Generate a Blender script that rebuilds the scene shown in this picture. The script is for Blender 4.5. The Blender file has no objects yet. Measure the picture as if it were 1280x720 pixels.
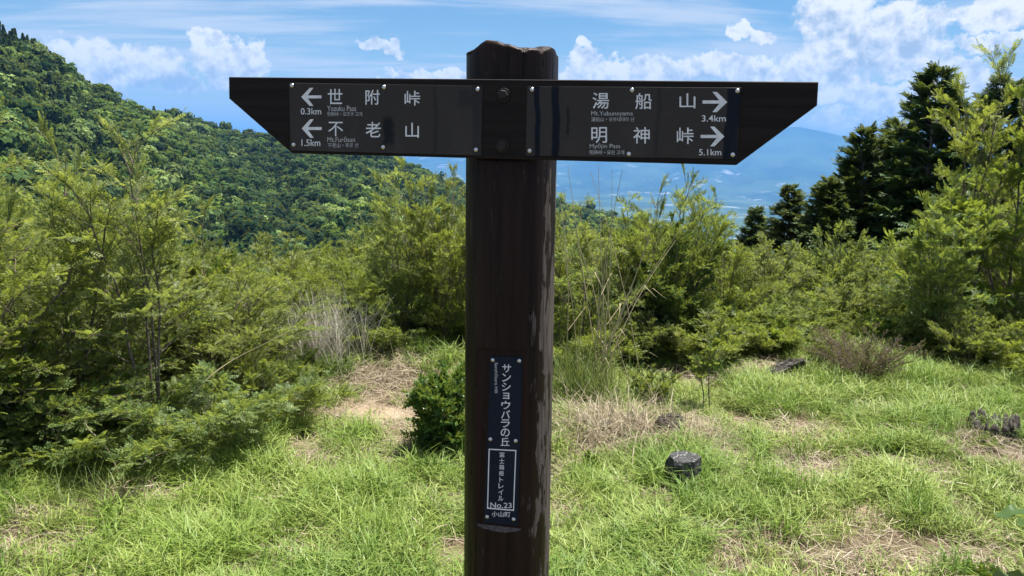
import bpy, math
import numpy as np
from mathutils import Vector, Matrix

sc = bpy.context.scene
COL = sc.collection
rad = math.radians

# ------------------------------------------------------------------ camera
FPX = 985.0                      # focal length in pixels of the 1280-wide photograph
CAM = np.array([0.0, 0.0, 1.5])
TILT, ROLL = math.atan((360 - 195) / FPX), rad(1.4)
FW = np.array([0, math.cos(TILT), -math.sin(TILT)])
_r0 = np.array([1.0, 0, 0]); _u0 = np.array([0, math.sin(TILT), math.cos(TILT)])
RT = _r0 * math.cos(ROLL) + _u0 * math.sin(ROLL)
UP = _u0 * math.cos(ROLL) - _r0 * math.sin(ROLL)
cd = bpy.data.cameras.new('camera'); cam = bpy.data.objects.new('camera', cd); COL.objects.link(cam)
cd.sensor_width = 36.0; cd.lens = FPX / 1280 * 36; cd.clip_start = 0.05; cd.clip_end = 120000
cam.matrix_world = Matrix(((RT[0], UP[0], -FW[0], CAM[0]), (RT[1], UP[1], -FW[1], CAM[1]),
                           (RT[2], UP[2], -FW[2], CAM[2]), (0, 0, 0, 1)))
sc.camera = cam

def ray(px, py):
    d = FW * FPX + RT * (px - 640) - UP * (py - 360)
    return d / np.linalg.norm(d)
def at(px, py, Y):
    d = ray(px, py); return CAM + d * (Y / d[1])
def on_plane(px, py, P, n):
    d = ray(px, py); return CAM + d * (np.dot(P - CAM, n) / np.dot(d, n))

# ------------------------------------------------------------------ light
SUN_EL, SUN_AZ = rad(75), rad(62)            # azimuth from +Y towards +X: high, beyond the sign
SUN_DIR = Vector((math.sin(SUN_AZ) * math.cos(SUN_EL), math.cos(SUN_AZ) * math.cos(SUN_EL), math.sin(SUN_EL)))
sl = bpy.data.lights.new('sun', 'SUN'); so = bpy.data.objects.new('sun', sl); COL.objects.link(so)
sl.energy = 5.0; sl.angle = rad(0.53); sl.color = (1.0, 0.955, 0.88)
so.rotation_euler = (-SUN_DIR).to_track_quat('-Z', 'Y').to_euler()

class NT:
    def __init__(s, nt): s.nt = nt
    def n(s, typ, inp=None, **kw):
        nd = s.nt.nodes.new(typ)
        for k, v in kw.items(): setattr(nd, k, v)
        if inp:
            for k, v in inp.items(): s.set(nd.inputs[k], v)
        return nd
    def set(s, sock, v):
        if isinstance(v, bpy.types.NodeSocket): s.nt.links.new(v, sock)
        elif v is not None: sock.default_value = v
    def m(s, op, a, b=None, c=None, clamp=False):
        nd = s.nt.nodes.new('ShaderNodeMath'); nd.operation = op; nd.use_clamp = clamp
        s.set(nd.inputs[0], a)
        if b is not None: s.set(nd.inputs[1], b)
        if c is not None: s.set(nd.inputs[2], c)
        return nd.outputs[0]
    def vm(s, op, a, b=None, out=0):
        nd = s.nt.nodes.new('ShaderNodeVectorMath'); nd.operation = op
        s.set(nd.inputs[0], a)
        if b is not None:
            if op == 'SCALE': s.set(nd.inputs[3], b)
            else: s.set(nd.inputs[1], b)
        return nd.outputs[out]
    def ss(s, v, lo, hi, a=0.0, b=1.0):
        nd = s.nt.nodes.new('ShaderNodeMapRange'); nd.interpolation_type = 'SMOOTHSTEP'
        for i, x in enumerate((v, lo, hi, a, b)): s.set(nd.inputs[i], x)
        return nd.outputs[0]
    def noise(s, vec, scale, detail=4, rough=0.5, dist=0.0):
        nd = s.n('ShaderNodeTexNoise', {'Scale': scale, 'Detail': detail, 'Roughness': rough, 'Distortion': dist})
        if vec is not None: s.set(nd.inputs['Vector'], vec)
        return nd.outputs['Fac']
    def mix(s, fac, a, b):
        nd = s.nt.nodes.new('ShaderNodeMix'); nd.data_type = 'RGBA'
        s.set(nd.inputs[0], fac)
        for i, v in ((6, a), (7, b)):
            if not isinstance(v, bpy.types.NodeSocket): v = (*v[:3], 1.0)
            s.set(nd.inputs[i], v)
        return nd.outputs[2]
    def comb(s, x, y, z=0.0):
        return s.n('ShaderNodeCombineXYZ', {0: x, 1: y, 2: z}).outputs[0]
    def sep(s, v):
        return s.n('ShaderNodeSeparateXYZ', {0: v}).outputs

world = bpy.data.worlds.new('World'); sc.world = world; world.use_nodes = True
world.cycles.sampling_method = 'MANUAL'; world.cycles.sample_map_resolution = 256
w = NT(world.node_tree); world.node_tree.nodes.clear()
sky = w.n('ShaderNodeTexSky', sky_type='NISHITA')
sky.sun_disc = False; sky.sun_elevation = SUN_EL; sky.sun_rotation = SUN_AZ
sky.altitude = 900; sky.air_density = 1.25; sky.dust_density = 0.15; sky.ozone_density = 2.2
dirv = w.n('ShaderNodeTexCoord').outputs['Generated']
dx, dy, dz = w.sep(dirv)
D2R = 180 / math.pi
az = w.m('MULTIPLY', w.m('ARCTAN2', dx, dy), D2R)
el = w.m('MULTIPLY', w.m('ARCSINE', dz), D2R)
azw = w.m('WRAP', az, 41.0, -41.0)          # the same kind of clouds goes on all round the sky
bil = w.vm('SCALE', dirv, 1.0)
n1 = w.noise(bil, 16, 5, 0.62)
n2 = w.noise(w.vm('ADD', bil, (7.3, 1.1, 4.2)), 16, 5, 0.62)
wob = w.m('MULTIPLY', w.m('SUBTRACT', n1, 0.5), 7.0)
wob2 = w.m('MULTIPLY', w.m('SUBTRACT', n2, 0.5), 5.0)
axx = w.m('ADD', azw, wob); ell = w.m('ADD', el, wob2)
def px_dir(px, py):
    d = ray(px, py); return math.degrees(math.atan2(d[0], d[1])), math.degrees(math.asin(d[2]))
CLOUDS = [(150, 92, 88, 26), (185, 84, 50, 30), (110, 78, 40, 26), (268, 48, 22, 14), (300, 78, 46, 26), (468, 58, 34, 12),
          (530, 97, 60, 7), (734, 75, 22, 18), (800, 92, 110, 22), (905, 88, 80, 20), (1000, 82, 90, 18), (940, 40, 34, 11),
          (1050, 22, 52, 36), (1110, 38, 66, 30), (1080, 64, 100, 18), (1150, 84, 80, 14), (1240, 16, 50, 20), (1265, 52, 50, 12),
          (1045, 130, 34, 13), (1078, 160, 50, 16), (1130, 140, 60, 16), (560, 92, 50, 14), (1000, 108, 60, 14), (1100, 118, 60, 12), (1210, 105, 60, 16), (-40, 60, 40, 20)]
base = None; low = None
for (cx, cy, rx, ry) in CLOUDS:
    a, e = px_dir(cx, cy); rxd, ryd = rx / FPX * D2R, ry / FPX * D2R
    u = w.m('DIVIDE', w.m('SUBTRACT', axx, a), rxd * 1.0)
    v = w.m('DIVIDE', w.m('SUBTRACT', ell, e), ryd * 1.0)
    q = w.m('SUBTRACT', 1.0, w.m('ADD', w.m('MULTIPLY', u, u), w.m('MULTIPLY', v, v)))
    base = q if base is None else w.m('MAXIMUM', base, q)
    vv = w.m('MULTIPLY', v, w.ss(q, -0.3, 0.4))          # height inside the cloud, for its shaded foot
    low = vv if low is None else w.m('ADD', low, vv)
fine = w.noise(bil, 60, 5, 0.6)
dens = w.m('ADD', base, w.m('MULTIPLY', w.m('SUBTRACT', fine, 0.5), 1.1))
cum = w.ss(dens, 0.0, 0.46)
hi_n = w.noise(w.vm('MULTIPLY', dirv, (1, 1, 2.2)), 5.5, 7, 0.58)
cum_hi = w.m('MULTIPLY', w.ss(hi_n, 0.46, 0.60), w.ss(el, 13.0, 19.0))  # unseen cloud cover overhead, thickened for neutral fill light on the sign front
cum_a = w.m('MAXIMUM', cum, cum_hi)
den = w.m('ADD', w.m('MAXIMUM', dz, 0.0), 0.10)
pl = w.comb(w.m('DIVIDE', dx, den), w.m('DIVIDE', dy, den), 0.0)
cn = w.noise(w.vm('MULTIPLY', pl, (0.55, 1.5, 1.0)), 0.9, 6, 0.55, 0.6)
cn2 = w.noise(w.vm('MULTIPLY', pl, (0.7, 3.2, 1.0)), 1.2, 5, 0.6, 0.5)
cir = w.m('MULTIPLY', w.ss(w.m('ADD', cn, w.m('MULTIPLY', w.m('SUBTRACT', cn2, 0.5), 0.6)), 0.40, 0.66), 0.85)
# light on the cumulus: density taken a little higher up and towards the sun
up1 = w.noise(w.vm('ADD', bil, (0.004, 0.0, 0.011)), 60, 5, 0.6)
up2 = w.noise(w.vm('ADD', bil, (0.008, 0.0, 0.022)), 16, 5, 0.62)
grad = w.m('ADD', w.m('MULTIPLY', w.m('SUBTRACT', fine, up1), 2.2), w.m('MULTIPLY', w.m('SUBTRACT', n1, up2), 2.6))
lit = w.m('ADD', w.m('ADD', 0.66, grad), w.m('MULTIPLY', low, 0.30))
lit = w.m('MINIMUM', w.m('MAXIMUM', lit, 0.0), 1.0)
ccol = w.mix(lit, (0.45, 0.54, 0.65), (1.0, 0.985, 0.95))
hs = w.n('ShaderNodeHueSaturation', {'Saturation': 1.3, 'Color': sky.outputs[0]})
bg_sky = w.n('ShaderNodeBackground', {'Color': hs.outputs[0], 'Strength': 0.046})
bg_cir = w.n('ShaderNodeBackground', {'Color': (0.80, 0.88, 0.97, 1), 'Strength': 0.37})
bg_cum = w.n('ShaderNodeBackground', {'Color': ccol, 'Strength': 0.46})
mx1 = w.n('ShaderNodeMixShader', {0: cir, 1: bg_sky.outputs[0], 2: bg_cir.outputs[0]})
mx2 = w.n('ShaderNodeMixShader', {0: w.m('MULTIPLY', cum_a, 0.95), 1: mx1.outputs[0], 2: bg_cum.outputs[0]})
w.n('ShaderNodeOutputWorld', {0: mx2.outputs[0]})

sc.view_settings.view_transform = 'Standard'; sc.view_settings.look = 'None'
sc.view_settings.gamma = 1.0; sc.view_settings.exposure = 1.35; sc.view_settings.use_curve_mapping = False
cy = sc.cycles
cy.max_bounces = 8; cy.diffuse_bounces = 4; cy.glossy_bounces = 3; cy.transmission_bounces = 5
cy.transparent_max_bounces = 8; cy.volume_bounces = 1; cy.use_denoising = True
cy.sample_clamp_indirect = 4.0; cy.caustics_reflective = False; cy.caustics_refractive = False

# ------------------------------------------------------------------ noise in numpy
def _hash(ix, iy, seed):
    h = (ix.astype(np.int64) * 374761393 + iy.astype(np.int64) * 668265263 + seed * 974634777) & 0x7fffffff
    h = ((h ^ (h >> 13)) * 1274126177) & 0x7fffffff
    return ((h ^ (h >> 16)) & 0xffff) / 65535.0
def vnoise(x, y, seed=0):
    x = np.asarray(x, float); y = np.asarray(y, float)
    ix, iy = np.floor(x), np.floor(y); fx, fy = x - ix, y - iy
    fx = fx * fx * (3 - 2 * fx); fy = fy * fy * (3 - 2 * fy)
    a = _hash(ix, iy, seed); b = _hash(ix + 1, iy, seed); c = _hash(ix, iy + 1, seed); d = _hash(ix + 1, iy + 1, seed)
    return (a + (b - a) * fx) * (1 - fy) + (c + (d - c) * fx) * fy
def fbm(x, y, o=4, seed=0, g=0.5):
    s, amp, tot = 0, 1.0, 0
    for i in range(o):
        s = s + amp * vnoise(np.asarray(x) * 2 ** i + i * 17.3, np.asarray(y) * 2 ** i - i * 9.1, seed + i); tot += amp; amp *= g
    return s / tot
def sstep(a, b, x):
    t = np.clip((np.asarray(x, float) - a) / (b - a), 0, 1); return t * t * (3 - 2 * t)

# ------------------------------------------------------------------ mesh helpers
def mesh_from(name, V, Q, mats=(), attrs=None, smooth=False, tris=None, mat_idx=None):
    me = bpy.data.meshes.new(name)
    V = np.asarray(V, np.float32).reshape(-1, 3)
    Q = np.asarray(Q, np.int32).reshape(-1, 4) if Q is not None and len(Q) else np.zeros((0, 4), np.int32)
    T = np.asarray(tris, np.int32).reshape(-1, 3) if tris is not None and len(tris) else np.zeros((0, 3), np.int32)
    nq, nt = len(Q), len(T)
    me.vertices.add(len(V)); me.vertices.foreach_set('co', V.ravel())
    me.loops.add(nq * 4 + nt * 3); me.loops.foreach_set('vertex_index', np.concatenate([Q.ravel(), T.ravel()]))
    me.polygons.add(nq + nt)
    st = np.concatenate([np.arange(nq) * 4, nq * 4 + np.arange(nt) * 3]).astype(np.int32)
    me.polygons.foreach_set('loop_start', st)
    if smooth: me.polygons.foreach_set('use_smooth', np.ones(nq + nt, bool))
    if mat_idx is not None: me.polygons.foreach_set('material_index', np.asarray(mat_idx, np.int32))
    for m in mats: me.materials.append(m)
    for k, a in (attrs or {}).items():
        at_ = me.attributes.new(k, 'FLOAT', 'POINT'); at_.data.foreach_set('value', np.asarray(a, np.float32))
    me.update(calc_edges=True); return me
def obj(name, me, parent=None, loc=None, **props):
    o = bpy.data.objects.new(name, me); COL.objects.link(o)
    if parent is not None: o.parent = parent
    if loc is not None: o.location = loc
    for k, v in props.items(): o[k] = v
    return o
def norm(v): return v / np.maximum(np.linalg.norm(v, axis=-1, keepdims=True), 1e-9)
def frames(d, nrm):
    """rotation matrices: local +Y along d, local +Z near nrm"""
    y = norm(d); x = norm(np.cross(y, nrm)); z = np.cross(x, y)
    return np.stack([x, y, z], -1)
def stamp(pv, pf, R, s, t):
    """copies of a small prototype: all verts, all faces"""
    N, k = len(t), len(pv)
    s = np.asarray(s, float).reshape(N, 1, 1)
    V = np.einsum('nij,kj->nki', R, pv) * s + t[:, None, :]
    Fc = (pf[None] + (np.arange(N) * k)[:, None, None]).reshape(-1, pf.shape[1])
    return V.reshape(-1, 3), Fc
class Acc:
    def __init__(s): s.V = []; s.Q = []; s.A = []; s.n = 0
    def add(s, V, Q, a=0.0):
        V = np.asarray(V, float); s.V.append(V); s.Q.append(np.asarray(Q) + s.n)
        s.A.append(np.broadcast_to(np.asarray(a, float), (len(V),))); s.n += len(V)
    def mesh(s, name, mat, smooth=False):
        return mesh_from(name, np.concatenate(s.V), np.concatenate(s.Q), [mat], {'age': np.concatenate(s.A)}, smooth)
def tube(acc, P, r, k=5, a=0.0):
    P = np.asarray(P, float); n = len(P); r = np.broadcast_to(np.asarray(r, float), (n,))
    T = norm(np.gradient(P, axis=0)); ref = np.array([0.31, 0.17, 0.93]) if abs(T[0][2]) < 0.9 else np.array([1.0, 0.1, 0])
    X = norm(np.cross(T, ref)); Y = np.cross(T, X)
    an = np.arange(k) * 2 * math.pi / k
    V = P[:, None] + r[:, None, None] * (np.cos(an)[None, :, None] * X[:, None] + np.sin(an)[None, :, None] * Y[:, None])
    i = np.arange(n - 1)[:, None] * k; j = np.arange(k)[None]; j2 = (j + 1) % k
    Q = np.stack([i + j, i + j2, i + k + j2, i + k + j], -1).reshape(-1, 4)
    acc.add(V.reshape(-1, 3), Q, a)

# ------------------------------------------------------------------ materials
def new_mat(name):
    m = bpy.data.materials.new(name); m.use_nodes = True; m.node_tree.nodes.clear(); return m, NT(m.node_tree)
def leaf_mat(name, dark, mid, young, trans=0.5, rough=0.5, pos_scale=1.2, spec=0.3, inst=False):
    """leaf blades: old to young colour by attribute, tint by leaf and by clump"""
    m, t = new_mat(name)
    isl = t.n('ShaderNodeNewGeometry').outputs['Random Per Island']
    pos = t.n('ShaderNodeNewGeometry').outputs['Position']
    age = t.n('ShaderNodeAttribute', attribute_name='age').outputs['Fac']
    nz = t.noise(pos, pos_scale, 3, 0.55)
    k = t.m('ADD', t.m('MULTIPLY', isl, 0.55), t.m('MULTIPLY', nz, 0.9))
    if inst:
        k = t.m('ADD', t.m('MULTIPLY', k, 0.6), t.m('MULTIPLY', t.n('ShaderNodeObjectInfo').outputs['Random'], 0.55))
    c = t.mix(t.ss(k, 0.25, 1.05), dark, mid)
    if inst:
        rn = t.n('ShaderNodeObjectInfo').outputs['Random']; age = t.m('ADD', age, t.m('MULTIPLY', t.ss(t.m('ADD', rn, t.m('MULTIPLY', t.m('SUBTRACT', nz, 0.5), 1.6)), 0.70, 1.02), 0.7))
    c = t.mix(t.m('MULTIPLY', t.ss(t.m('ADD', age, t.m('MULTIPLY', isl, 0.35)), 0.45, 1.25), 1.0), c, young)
    orn = t.n('ShaderNodeObjectInfo').outputs['Random']; orn2 = t.m('FRACT', t.m('MULTIPLY', orn, 37.7))
    c = t.n('ShaderNodeHueSaturation', {'Hue': t.ss(orn, 0.0, 1.0, 0.482, 0.520), 'Saturation': t.ss(orn2, 0.0, 1.0, 0.85, 1.08), 'Value': t.ss(orn2, 0.0, 1.0, 1.18, 0.86), 'Color': c}).outputs[0]
    p = t.n('ShaderNodeBsdfPrincipled', {'Base Color': c, 'Roughness': rough, 'Specular IOR Level': spec})
    tc = t.mix(0.55, c, (0.40, 0.46, 0.05))
    tr = t.n('ShaderNodeBsdfTranslucent', {'Color': tc})
    mx = t.n('ShaderNodeMixShader', {0: trans, 1: p.outputs[0], 2: tr.outputs[0]})
    t.n('ShaderNodeOutputMaterial', {0: mx.outputs[0]}); return m
def plain_mat(name, c1, c2, scale=8, rough=0.8, bump=0.0, stretch=(1, 1, 1), spec=0.3, detail=5):
    m, t = new_mat(name)
    v = t.vm('MULTIPLY', t.n('ShaderNodeTexCoord').outputs['Object'], stretch)
    nz = t.noise(v, scale, detail, 0.6)
    p = t.n('ShaderNodeBsdfPrincipled', {'Base Color': t.mix(t.ss(nz, 0.3, 0.7), c1, c2), 'Roughness': rough, 'Specular IOR Level': spec})
    if bump:
        b = t.n('ShaderNodeBump', {'Strength': bump, 'Distance': 0.01, 'Height': nz}); t.set(p.inputs['Normal'], b.outputs[0])
    t.n('ShaderNodeOutputMaterial', {0: p.outputs[0]}); return m

M = {}
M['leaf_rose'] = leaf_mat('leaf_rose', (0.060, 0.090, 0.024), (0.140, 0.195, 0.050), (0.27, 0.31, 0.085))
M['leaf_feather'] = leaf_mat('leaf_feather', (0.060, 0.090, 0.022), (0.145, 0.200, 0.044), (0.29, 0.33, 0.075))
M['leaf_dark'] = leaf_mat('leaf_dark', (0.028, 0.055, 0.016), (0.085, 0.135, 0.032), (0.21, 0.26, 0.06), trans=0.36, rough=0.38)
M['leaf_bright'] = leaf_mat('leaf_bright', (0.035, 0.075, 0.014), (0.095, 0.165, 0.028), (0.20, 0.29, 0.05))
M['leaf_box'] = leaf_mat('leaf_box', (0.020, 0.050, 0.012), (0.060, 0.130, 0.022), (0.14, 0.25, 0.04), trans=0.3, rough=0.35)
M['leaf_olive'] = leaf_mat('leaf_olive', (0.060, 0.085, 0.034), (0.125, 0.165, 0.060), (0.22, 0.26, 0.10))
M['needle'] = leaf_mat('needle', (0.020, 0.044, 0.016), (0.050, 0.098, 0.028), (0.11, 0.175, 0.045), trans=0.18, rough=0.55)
M['crown'] = leaf_mat('crown', (0.018, 0.042, 0.014), (0.085, 0.135, 0.030), (0.19, 0.24, 0.055), trans=0.25, rough=0.9, spec=0.05, pos_scale=0.012, inst=True)
M['bark'] = plain_mat('bark', (0.07, 0.052, 0.038), (0.18, 0.145, 0.11), 30, 0.9)
M['bark_grey'] = plain_mat('bark_grey', (0.10, 0.085, 0.07), (0.22, 0.19, 0.16), 30, 0.9)
M['twig_dead'] = plain_mat('twig_dead', (0.075, 0.052, 0.042), (0.16, 0.115, 0.09), 20, 0.9)
M['leaf_dead'] = leaf_mat('leaf_dead', (0.07, 0.05, 0.03), (0.13, 0.10, 0.06), (0.16, 0.15, 0.07), trans=0.2)
def blade_mat(name, root, c1, c2, trans=0.35):
    m, t = new_mat(name)
    age = t.n('ShaderNodeAttribute', attribute_name='age').outputs['Fac']
    isl = t.n('ShaderNodeNewGeometry').outputs['Random Per Island']
    rnd = t.n('ShaderNodeObjectInfo').outputs['Random']
    nz = t.noise(t.n('ShaderNodeNewGeometry').outputs['Position'], 0.9, 3)
    k = t.m('ADD', t.m('ADD', t.m('MULTIPLY', isl, 0.35), t.m('MULTIPLY', rnd, 0.35)), t.m('MULTIPLY', nz, 0.6))
    c = t.mix(t.ss(k, 0.3, 1.0), c1, c2); c = t.mix(t.ss(age, 0.0, 0.45), root, c)
    p = t.n('ShaderNodeBsdfPrincipled', {'Base Color': c, 'Roughness': 0.5, 'Specular IOR Level': 0.35})
    tr = t.n('ShaderNodeBsdfTranslucent', {'Color': c})
    mx = t.n('ShaderNodeMixShader', {0: trans, 1: p.outputs[0], 2: tr.outputs[0]})
    t.n('ShaderNodeOutputMaterial', {0: mx.outputs[0]}); return m
M['grass'] = blade_mat('grass', (0.18, 0.18, 0.075), (0.150, 0.235, 0.045), (0.33, 0.385, 0.10))
M['sedge'] = blade_mat('sedge', (0.13, 0.15, 0.05), (0.11, 0.20, 0.032), (0.25, 0.34, 0.06))
M['straw'] = blade_mat('straw', (0.20, 0.15, 0.10), (0.24, 0.19, 0.125), (0.42, 0.35, 0.24), 0.2)
M['straw_grey'] = blade_mat('straw_grey', (0.26, 0.23, 0.18), (0.34, 0.31, 0.25), (0.52, 0.49, 0.42), 0.2)
M['reed'] = blade_mat('reed', (0.22, 0.17, 0.10), (0.30, 0.25, 0.14), (0.45, 0.39, 0.23), 0.2)
M['reed_green'] = blade_mat('reed_green', (0.12, 0.12, 0.05), (0.10, 0.15, 0.03), (0.20, 0.24, 0.06))
# ------------------------------------------------------------------ ground, hills, mountain, air
GR = np.array([0, 9, 12, 30, 150, 4000, 9000, 40000.]); GZ = np.array([0, 0, -0.35, -4.5, -44, -430, -450, -450.])
def bump_at(x, y):
    return 0.10 * (fbm(np.asarray(x) * 0.45, np.asarray(y) * 0.45, 3, 3) - 0.5) + 0.05 * (fbm(np.asarray(x) * 1.9, np.asarray(y) * 1.9, 3, 8) - 0.5)
def gz(x, y):
    x = np.asarray(x, float); y = np.asarray(y, float)
    r = np.hypot(x, y)
    z = np.interp(r - 1.5 * sstep(0, 5, x), GR, GZ) + bump_at(x, y) * sstep(60, 20, r)
    z = z + 0.13 * np.exp(-(((x + 1.0) / 0.9) ** 2 + ((y - 5.6) / 0.5) ** 2))      # low bank behind the bare patch
    return z + 6 * (fbm(x * 0.01, y * 0.01, 3, 5) - 0.5) * sstep(60, 200, r)
def ground_pt(px, py):
    d = ray(px, py); t = 1.0
    for _ in range(60):
        p = CAM + d * t; t += (p[2] - float(gz(p[0], p[1]))) * 0.8 / max(-d[2], 0.05)
    return CAM + d * t

# patches in the grass: (photo x, photo y of the centre, half width m, half depth m, kind)
PATCH = [(455, 513, 0.50, 0.22, 'bare'), (395, 528, 0.35, 0.14, 'straw'), (400, 575, 0.45, 0.20, 'straw'), (330, 640, 0.35, 0.12, 'straw'),
         (400, 690, 0.30, 0.16, 'straw'), (160, 625, 0.55, 0.14, 'straw'), (560, 640, 0.2, 0.2, 'straw'), (700, 640, 0.30, 0.22, 'straw'),
         (1000, 590, 0.28, 0.2, 'straw'), (1075, 635, 0.16, 0.10, 'bare'), (1015, 655, 0.07, 0.06, 'bare'), (770, 535, 0.5, 0.35, 'straw'),
         (1120, 520, 0.3, 0.2, 'straw'), (1000, 545, 0.3, 0.25, 'straw'), (1240, 708, 0.16, 0.08, 'straw'), (890, 682, 0.22, 0.08, 'straw'),
         (1240, 560, 0.3, 0.2, 'straw'), (500, 575, 0.3, 0.1, 'straw'), (60, 690, 0.3, 0.15, 'straw'), (720, 560, .4, .2, 'straw'),
         (500, 560, 0.16, 0.08, 'bare'), (1130, 645, .05, .05, 'bare'), (860, 545, 0.4, 0.2, 'straw'), (560, 700, .25, .1, 'straw')]
PATCH = [(ground_pt(a, b), c * (0.78 if k == 'straw' else 1), d * (0.78 if k == 'straw' else 1), k) for a, b, c, d, k in PATCH]
def patch_val(x, y, kind):
    v = np.zeros(np.shape(x))
    wob = (fbm(np.asarray(x) * 4, np.asarray(y) * 4, 3, 21) - 0.5) * 1.1
    for p, a, b, k in PATCH:
        if k == kind: v = np.maximum(v, 1.25 - np.sqrt(((x - p[0]) / a) ** 2 + ((y - p[1]) / b) ** 2) + wob)
    return np.clip(v, 0, 1)

def polar(name, az0, az1, naz, rs, hf, mat, closed=False, attrs=None):
    a = np.linspace(az0, az1, naz, endpoint=not closed); A, R_ = np.meshgrid(a, rs, indexing='ij')
    X, Y = R_ * np.sin(A), R_ * np.cos(A); Z = hf(X, Y, A, R_)
    nr = len(rs); i = np.arange(naz if closed else naz - 1)[:, None]; j = np.arange(nr - 1)[None]; i2 = (i + 1) % naz
    Q = np.stack([i * nr + j, i * nr + j + 1, i2 * nr + j + 1, i2 * nr + j], -1).reshape(-1, 4)
    return mesh_from(name, np.stack([X, Y, Z], -1).reshape(-1, 3), Q, [mat], {k: f(X, Y).ravel() for k, f in (attrs or {}).items()}, True)

m, t = new_mat('ground')
pos = t.n('ShaderNodeNewGeometry').outputs['Position']
bare = t.n('ShaderNodeAttribute', attribute_name='bare').outputs['Fac']
na = t.noise(pos, 6, 6, 0.65); nb = t.noise(pos, 45, 5, 0.7)
soil = t.mix(t.ss(nb, 0.3, 0.7), (0.075, 0.052, 0.034), (0.17, 0.125, 0.085))
soil = t.mix(t.ss(na, 0.45, 0.7), soil, (0.10, 0.095, 0.04))
pale = t.mix(t.ss(nb, 0.25, 0.75), (0.21, 0.155, 0.105), (0.42, 0.33, 0.235))
c = t.mix(bare, soil, pale)
px_, py_, pz_ = t.sep(pos)
rr = t.m('SQRT', t.m('ADD', t.m('MULTIPLY', px_, px_), t.m('MULTIPLY', py_, py_)))
f1 = t.noise(pos, 0.0016, 8, 0.62); f2 = t.noise(t.vm('MULTIPLY', pos, (1.0, 0.6, 1)), 0.0026, 9, 0.72)
far = t.mix(t.ss(f1, 0.4, 0.62), (0.028, 0.055, 0.022), (0.075, 0.11, 0.045))
far = t.mix(t.m('MULTIPLY', t.ss(f2, 0.55, 0.66), 0.8), far, (0.36, 0.36, 0.35))
c = t.mix(t.ss(rr, 60, 900), c, far)
bp = t.n('ShaderNodeBump', {'Strength': 0.9, 'Distance': 0.03, 'Height': t.m('ADD', na, t.m('MULTIPLY', nb, 0.5))})
pr = t.n('ShaderNodeBsdfPrincipled', {'Base Color': c, 'Roughness': 0.95, 'Specular IOR Level': 0.15, 'Normal': bp.outputs[0]})
t.n('ShaderNodeOutputMaterial', {0: pr.outputs[0]}); M['ground'] = m
rs = np.concatenate([[0.02], np.linspace(0.4, 12, 200), np.geomspace(12.3, 30000, 70)])
obj('ground', polar('ground', 0, 2 * math.pi, 560, rs, lambda X, Y, A, R_: gz(X, Y), M['ground'], True,
    {'bare': lambda x, y: np.maximum(patch_val(x, y, 'bare'), 0.35 * patch_val(x, y, 'straw'))}), kind='structure',
    label='grassy clearing with straw, bare soil and a drop beyond the shrubs')

# left hill: skyline read as azimuth and elevation
SKY = [(-420, 60), (-200, 10), (0, 31), (33, 40), (50, 53), (67, 67), (110, 97), (150, 118), (187, 136), (213, 135), (240, 147), (267, 155), (300, 162),
       (330, 163), (420, 176), (500, 197), (550, 222), (640, 243), (735, 258), (820, 285), (900, 320)]
_s = [px_dir(*p) for p in SKY]; S_AZ = np.array([rad(a) for a, e in _s]); S_EL = np.array([rad(e) for a, e in _s])
def hill_dist(A):
    a1 = rad(px_dir(170, 130)[0]); a2 = rad(px_dir(245, 147)[0])
    return 470 + 210 * sstep(a1, a2, A) + 50 * (fbm(A * 9 + 3, A * 0 + .5, 3, 41) - 0.5)
def hill_h(X, Y, A, R_):
    D = hill_dist(A); top = 1.5 + D * np.tan(np.interp(A, S_AZ, S_EL)) - 7.5
    t_ = np.clip((R_ - 90) / (D - 90), 0, 1)
    sp = np.abs(fbm(A * 13 + R_ * 0.0016, R_ * 0.0012, 4, 51) - 0.5) * 2
    h = -46 + (top + 46) * t_ ** 1.15 - 34 * sp * np.sin(math.pi * np.clip(t_, 0, 1) ** 0.8) ** 1.0
    h = h + 7 * (fbm(X * 0.02, Y * 0.02, 3, 57) - 0.5) * np.sin(math.pi * t_)
    return h - 0.45 * np.maximum(R_ - D, 0) - 200 * sstep(1.0, 0.0, np.clip((R_ - 60) / 40, 0, 1))
M['hill_soil'] = plain_mat('hill_soil', (0.02, 0.035, 0.012), (0.05, 0.075, 0.022), 0.05, 0.95)
obj('forested_hill', polar('hill', rad(-78), rad(16), 200, np.linspace(70, 1300, 110), hill_h, M['hill_soil']), kind='structure',
    label='steep wooded hill rising behind the shrubs at left')

# far mountain across the plain
MS = [(-600, 186), (-200, 176), (200, 182), (450, 196), (560, 195), (700, 184), (850, 171), (930, 164), (975, 159), (1000, 158), (1040, 166), (1097, 183), (1200, 205),
      (1400, 214), (1700, 205), (2200, 215)]
_s = [px_dir(*p) for p in MS]; MA = np.array([rad(a) for a, e in _s]); ME = np.array([rad(e) for a, e in _s])
def mt_h(X, Y, A, R_):
    D = 14500 + 1500 * (fbm(A * 4, A * 0, 2, 61) - 0.5); top = 1.5 + D * np.tan(np.interp(A, MA, ME))
    t_ = np.clip((R_ - 9200) / (D - 9200), 0, 1)
    sp = np.abs(fbm(A * 22, R_ * 0.00025, 5, 63) - 0.5) * 2
    h = -470 + (top + 470) * t_ ** 1.35 - 230 * sp * np.sin(math.pi * t_) + 14 * (fbm(A * 160, R_ * 0.002, 3, 65) - 0.5) * t_
    return h - 0.25 * np.maximum(R_ - D, 0)
m, t = new_mat('far_mountain')
pos = t.n('ShaderNodeNewGeometry').outputs['Position']
f1 = t.noise(pos, 0.0012, 8, 0.6); f2 = t.noise(t.vm('MULTIPLY', pos, (0.8, 0.6, 2.0)), 0.0024, 9, 0.72)
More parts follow.
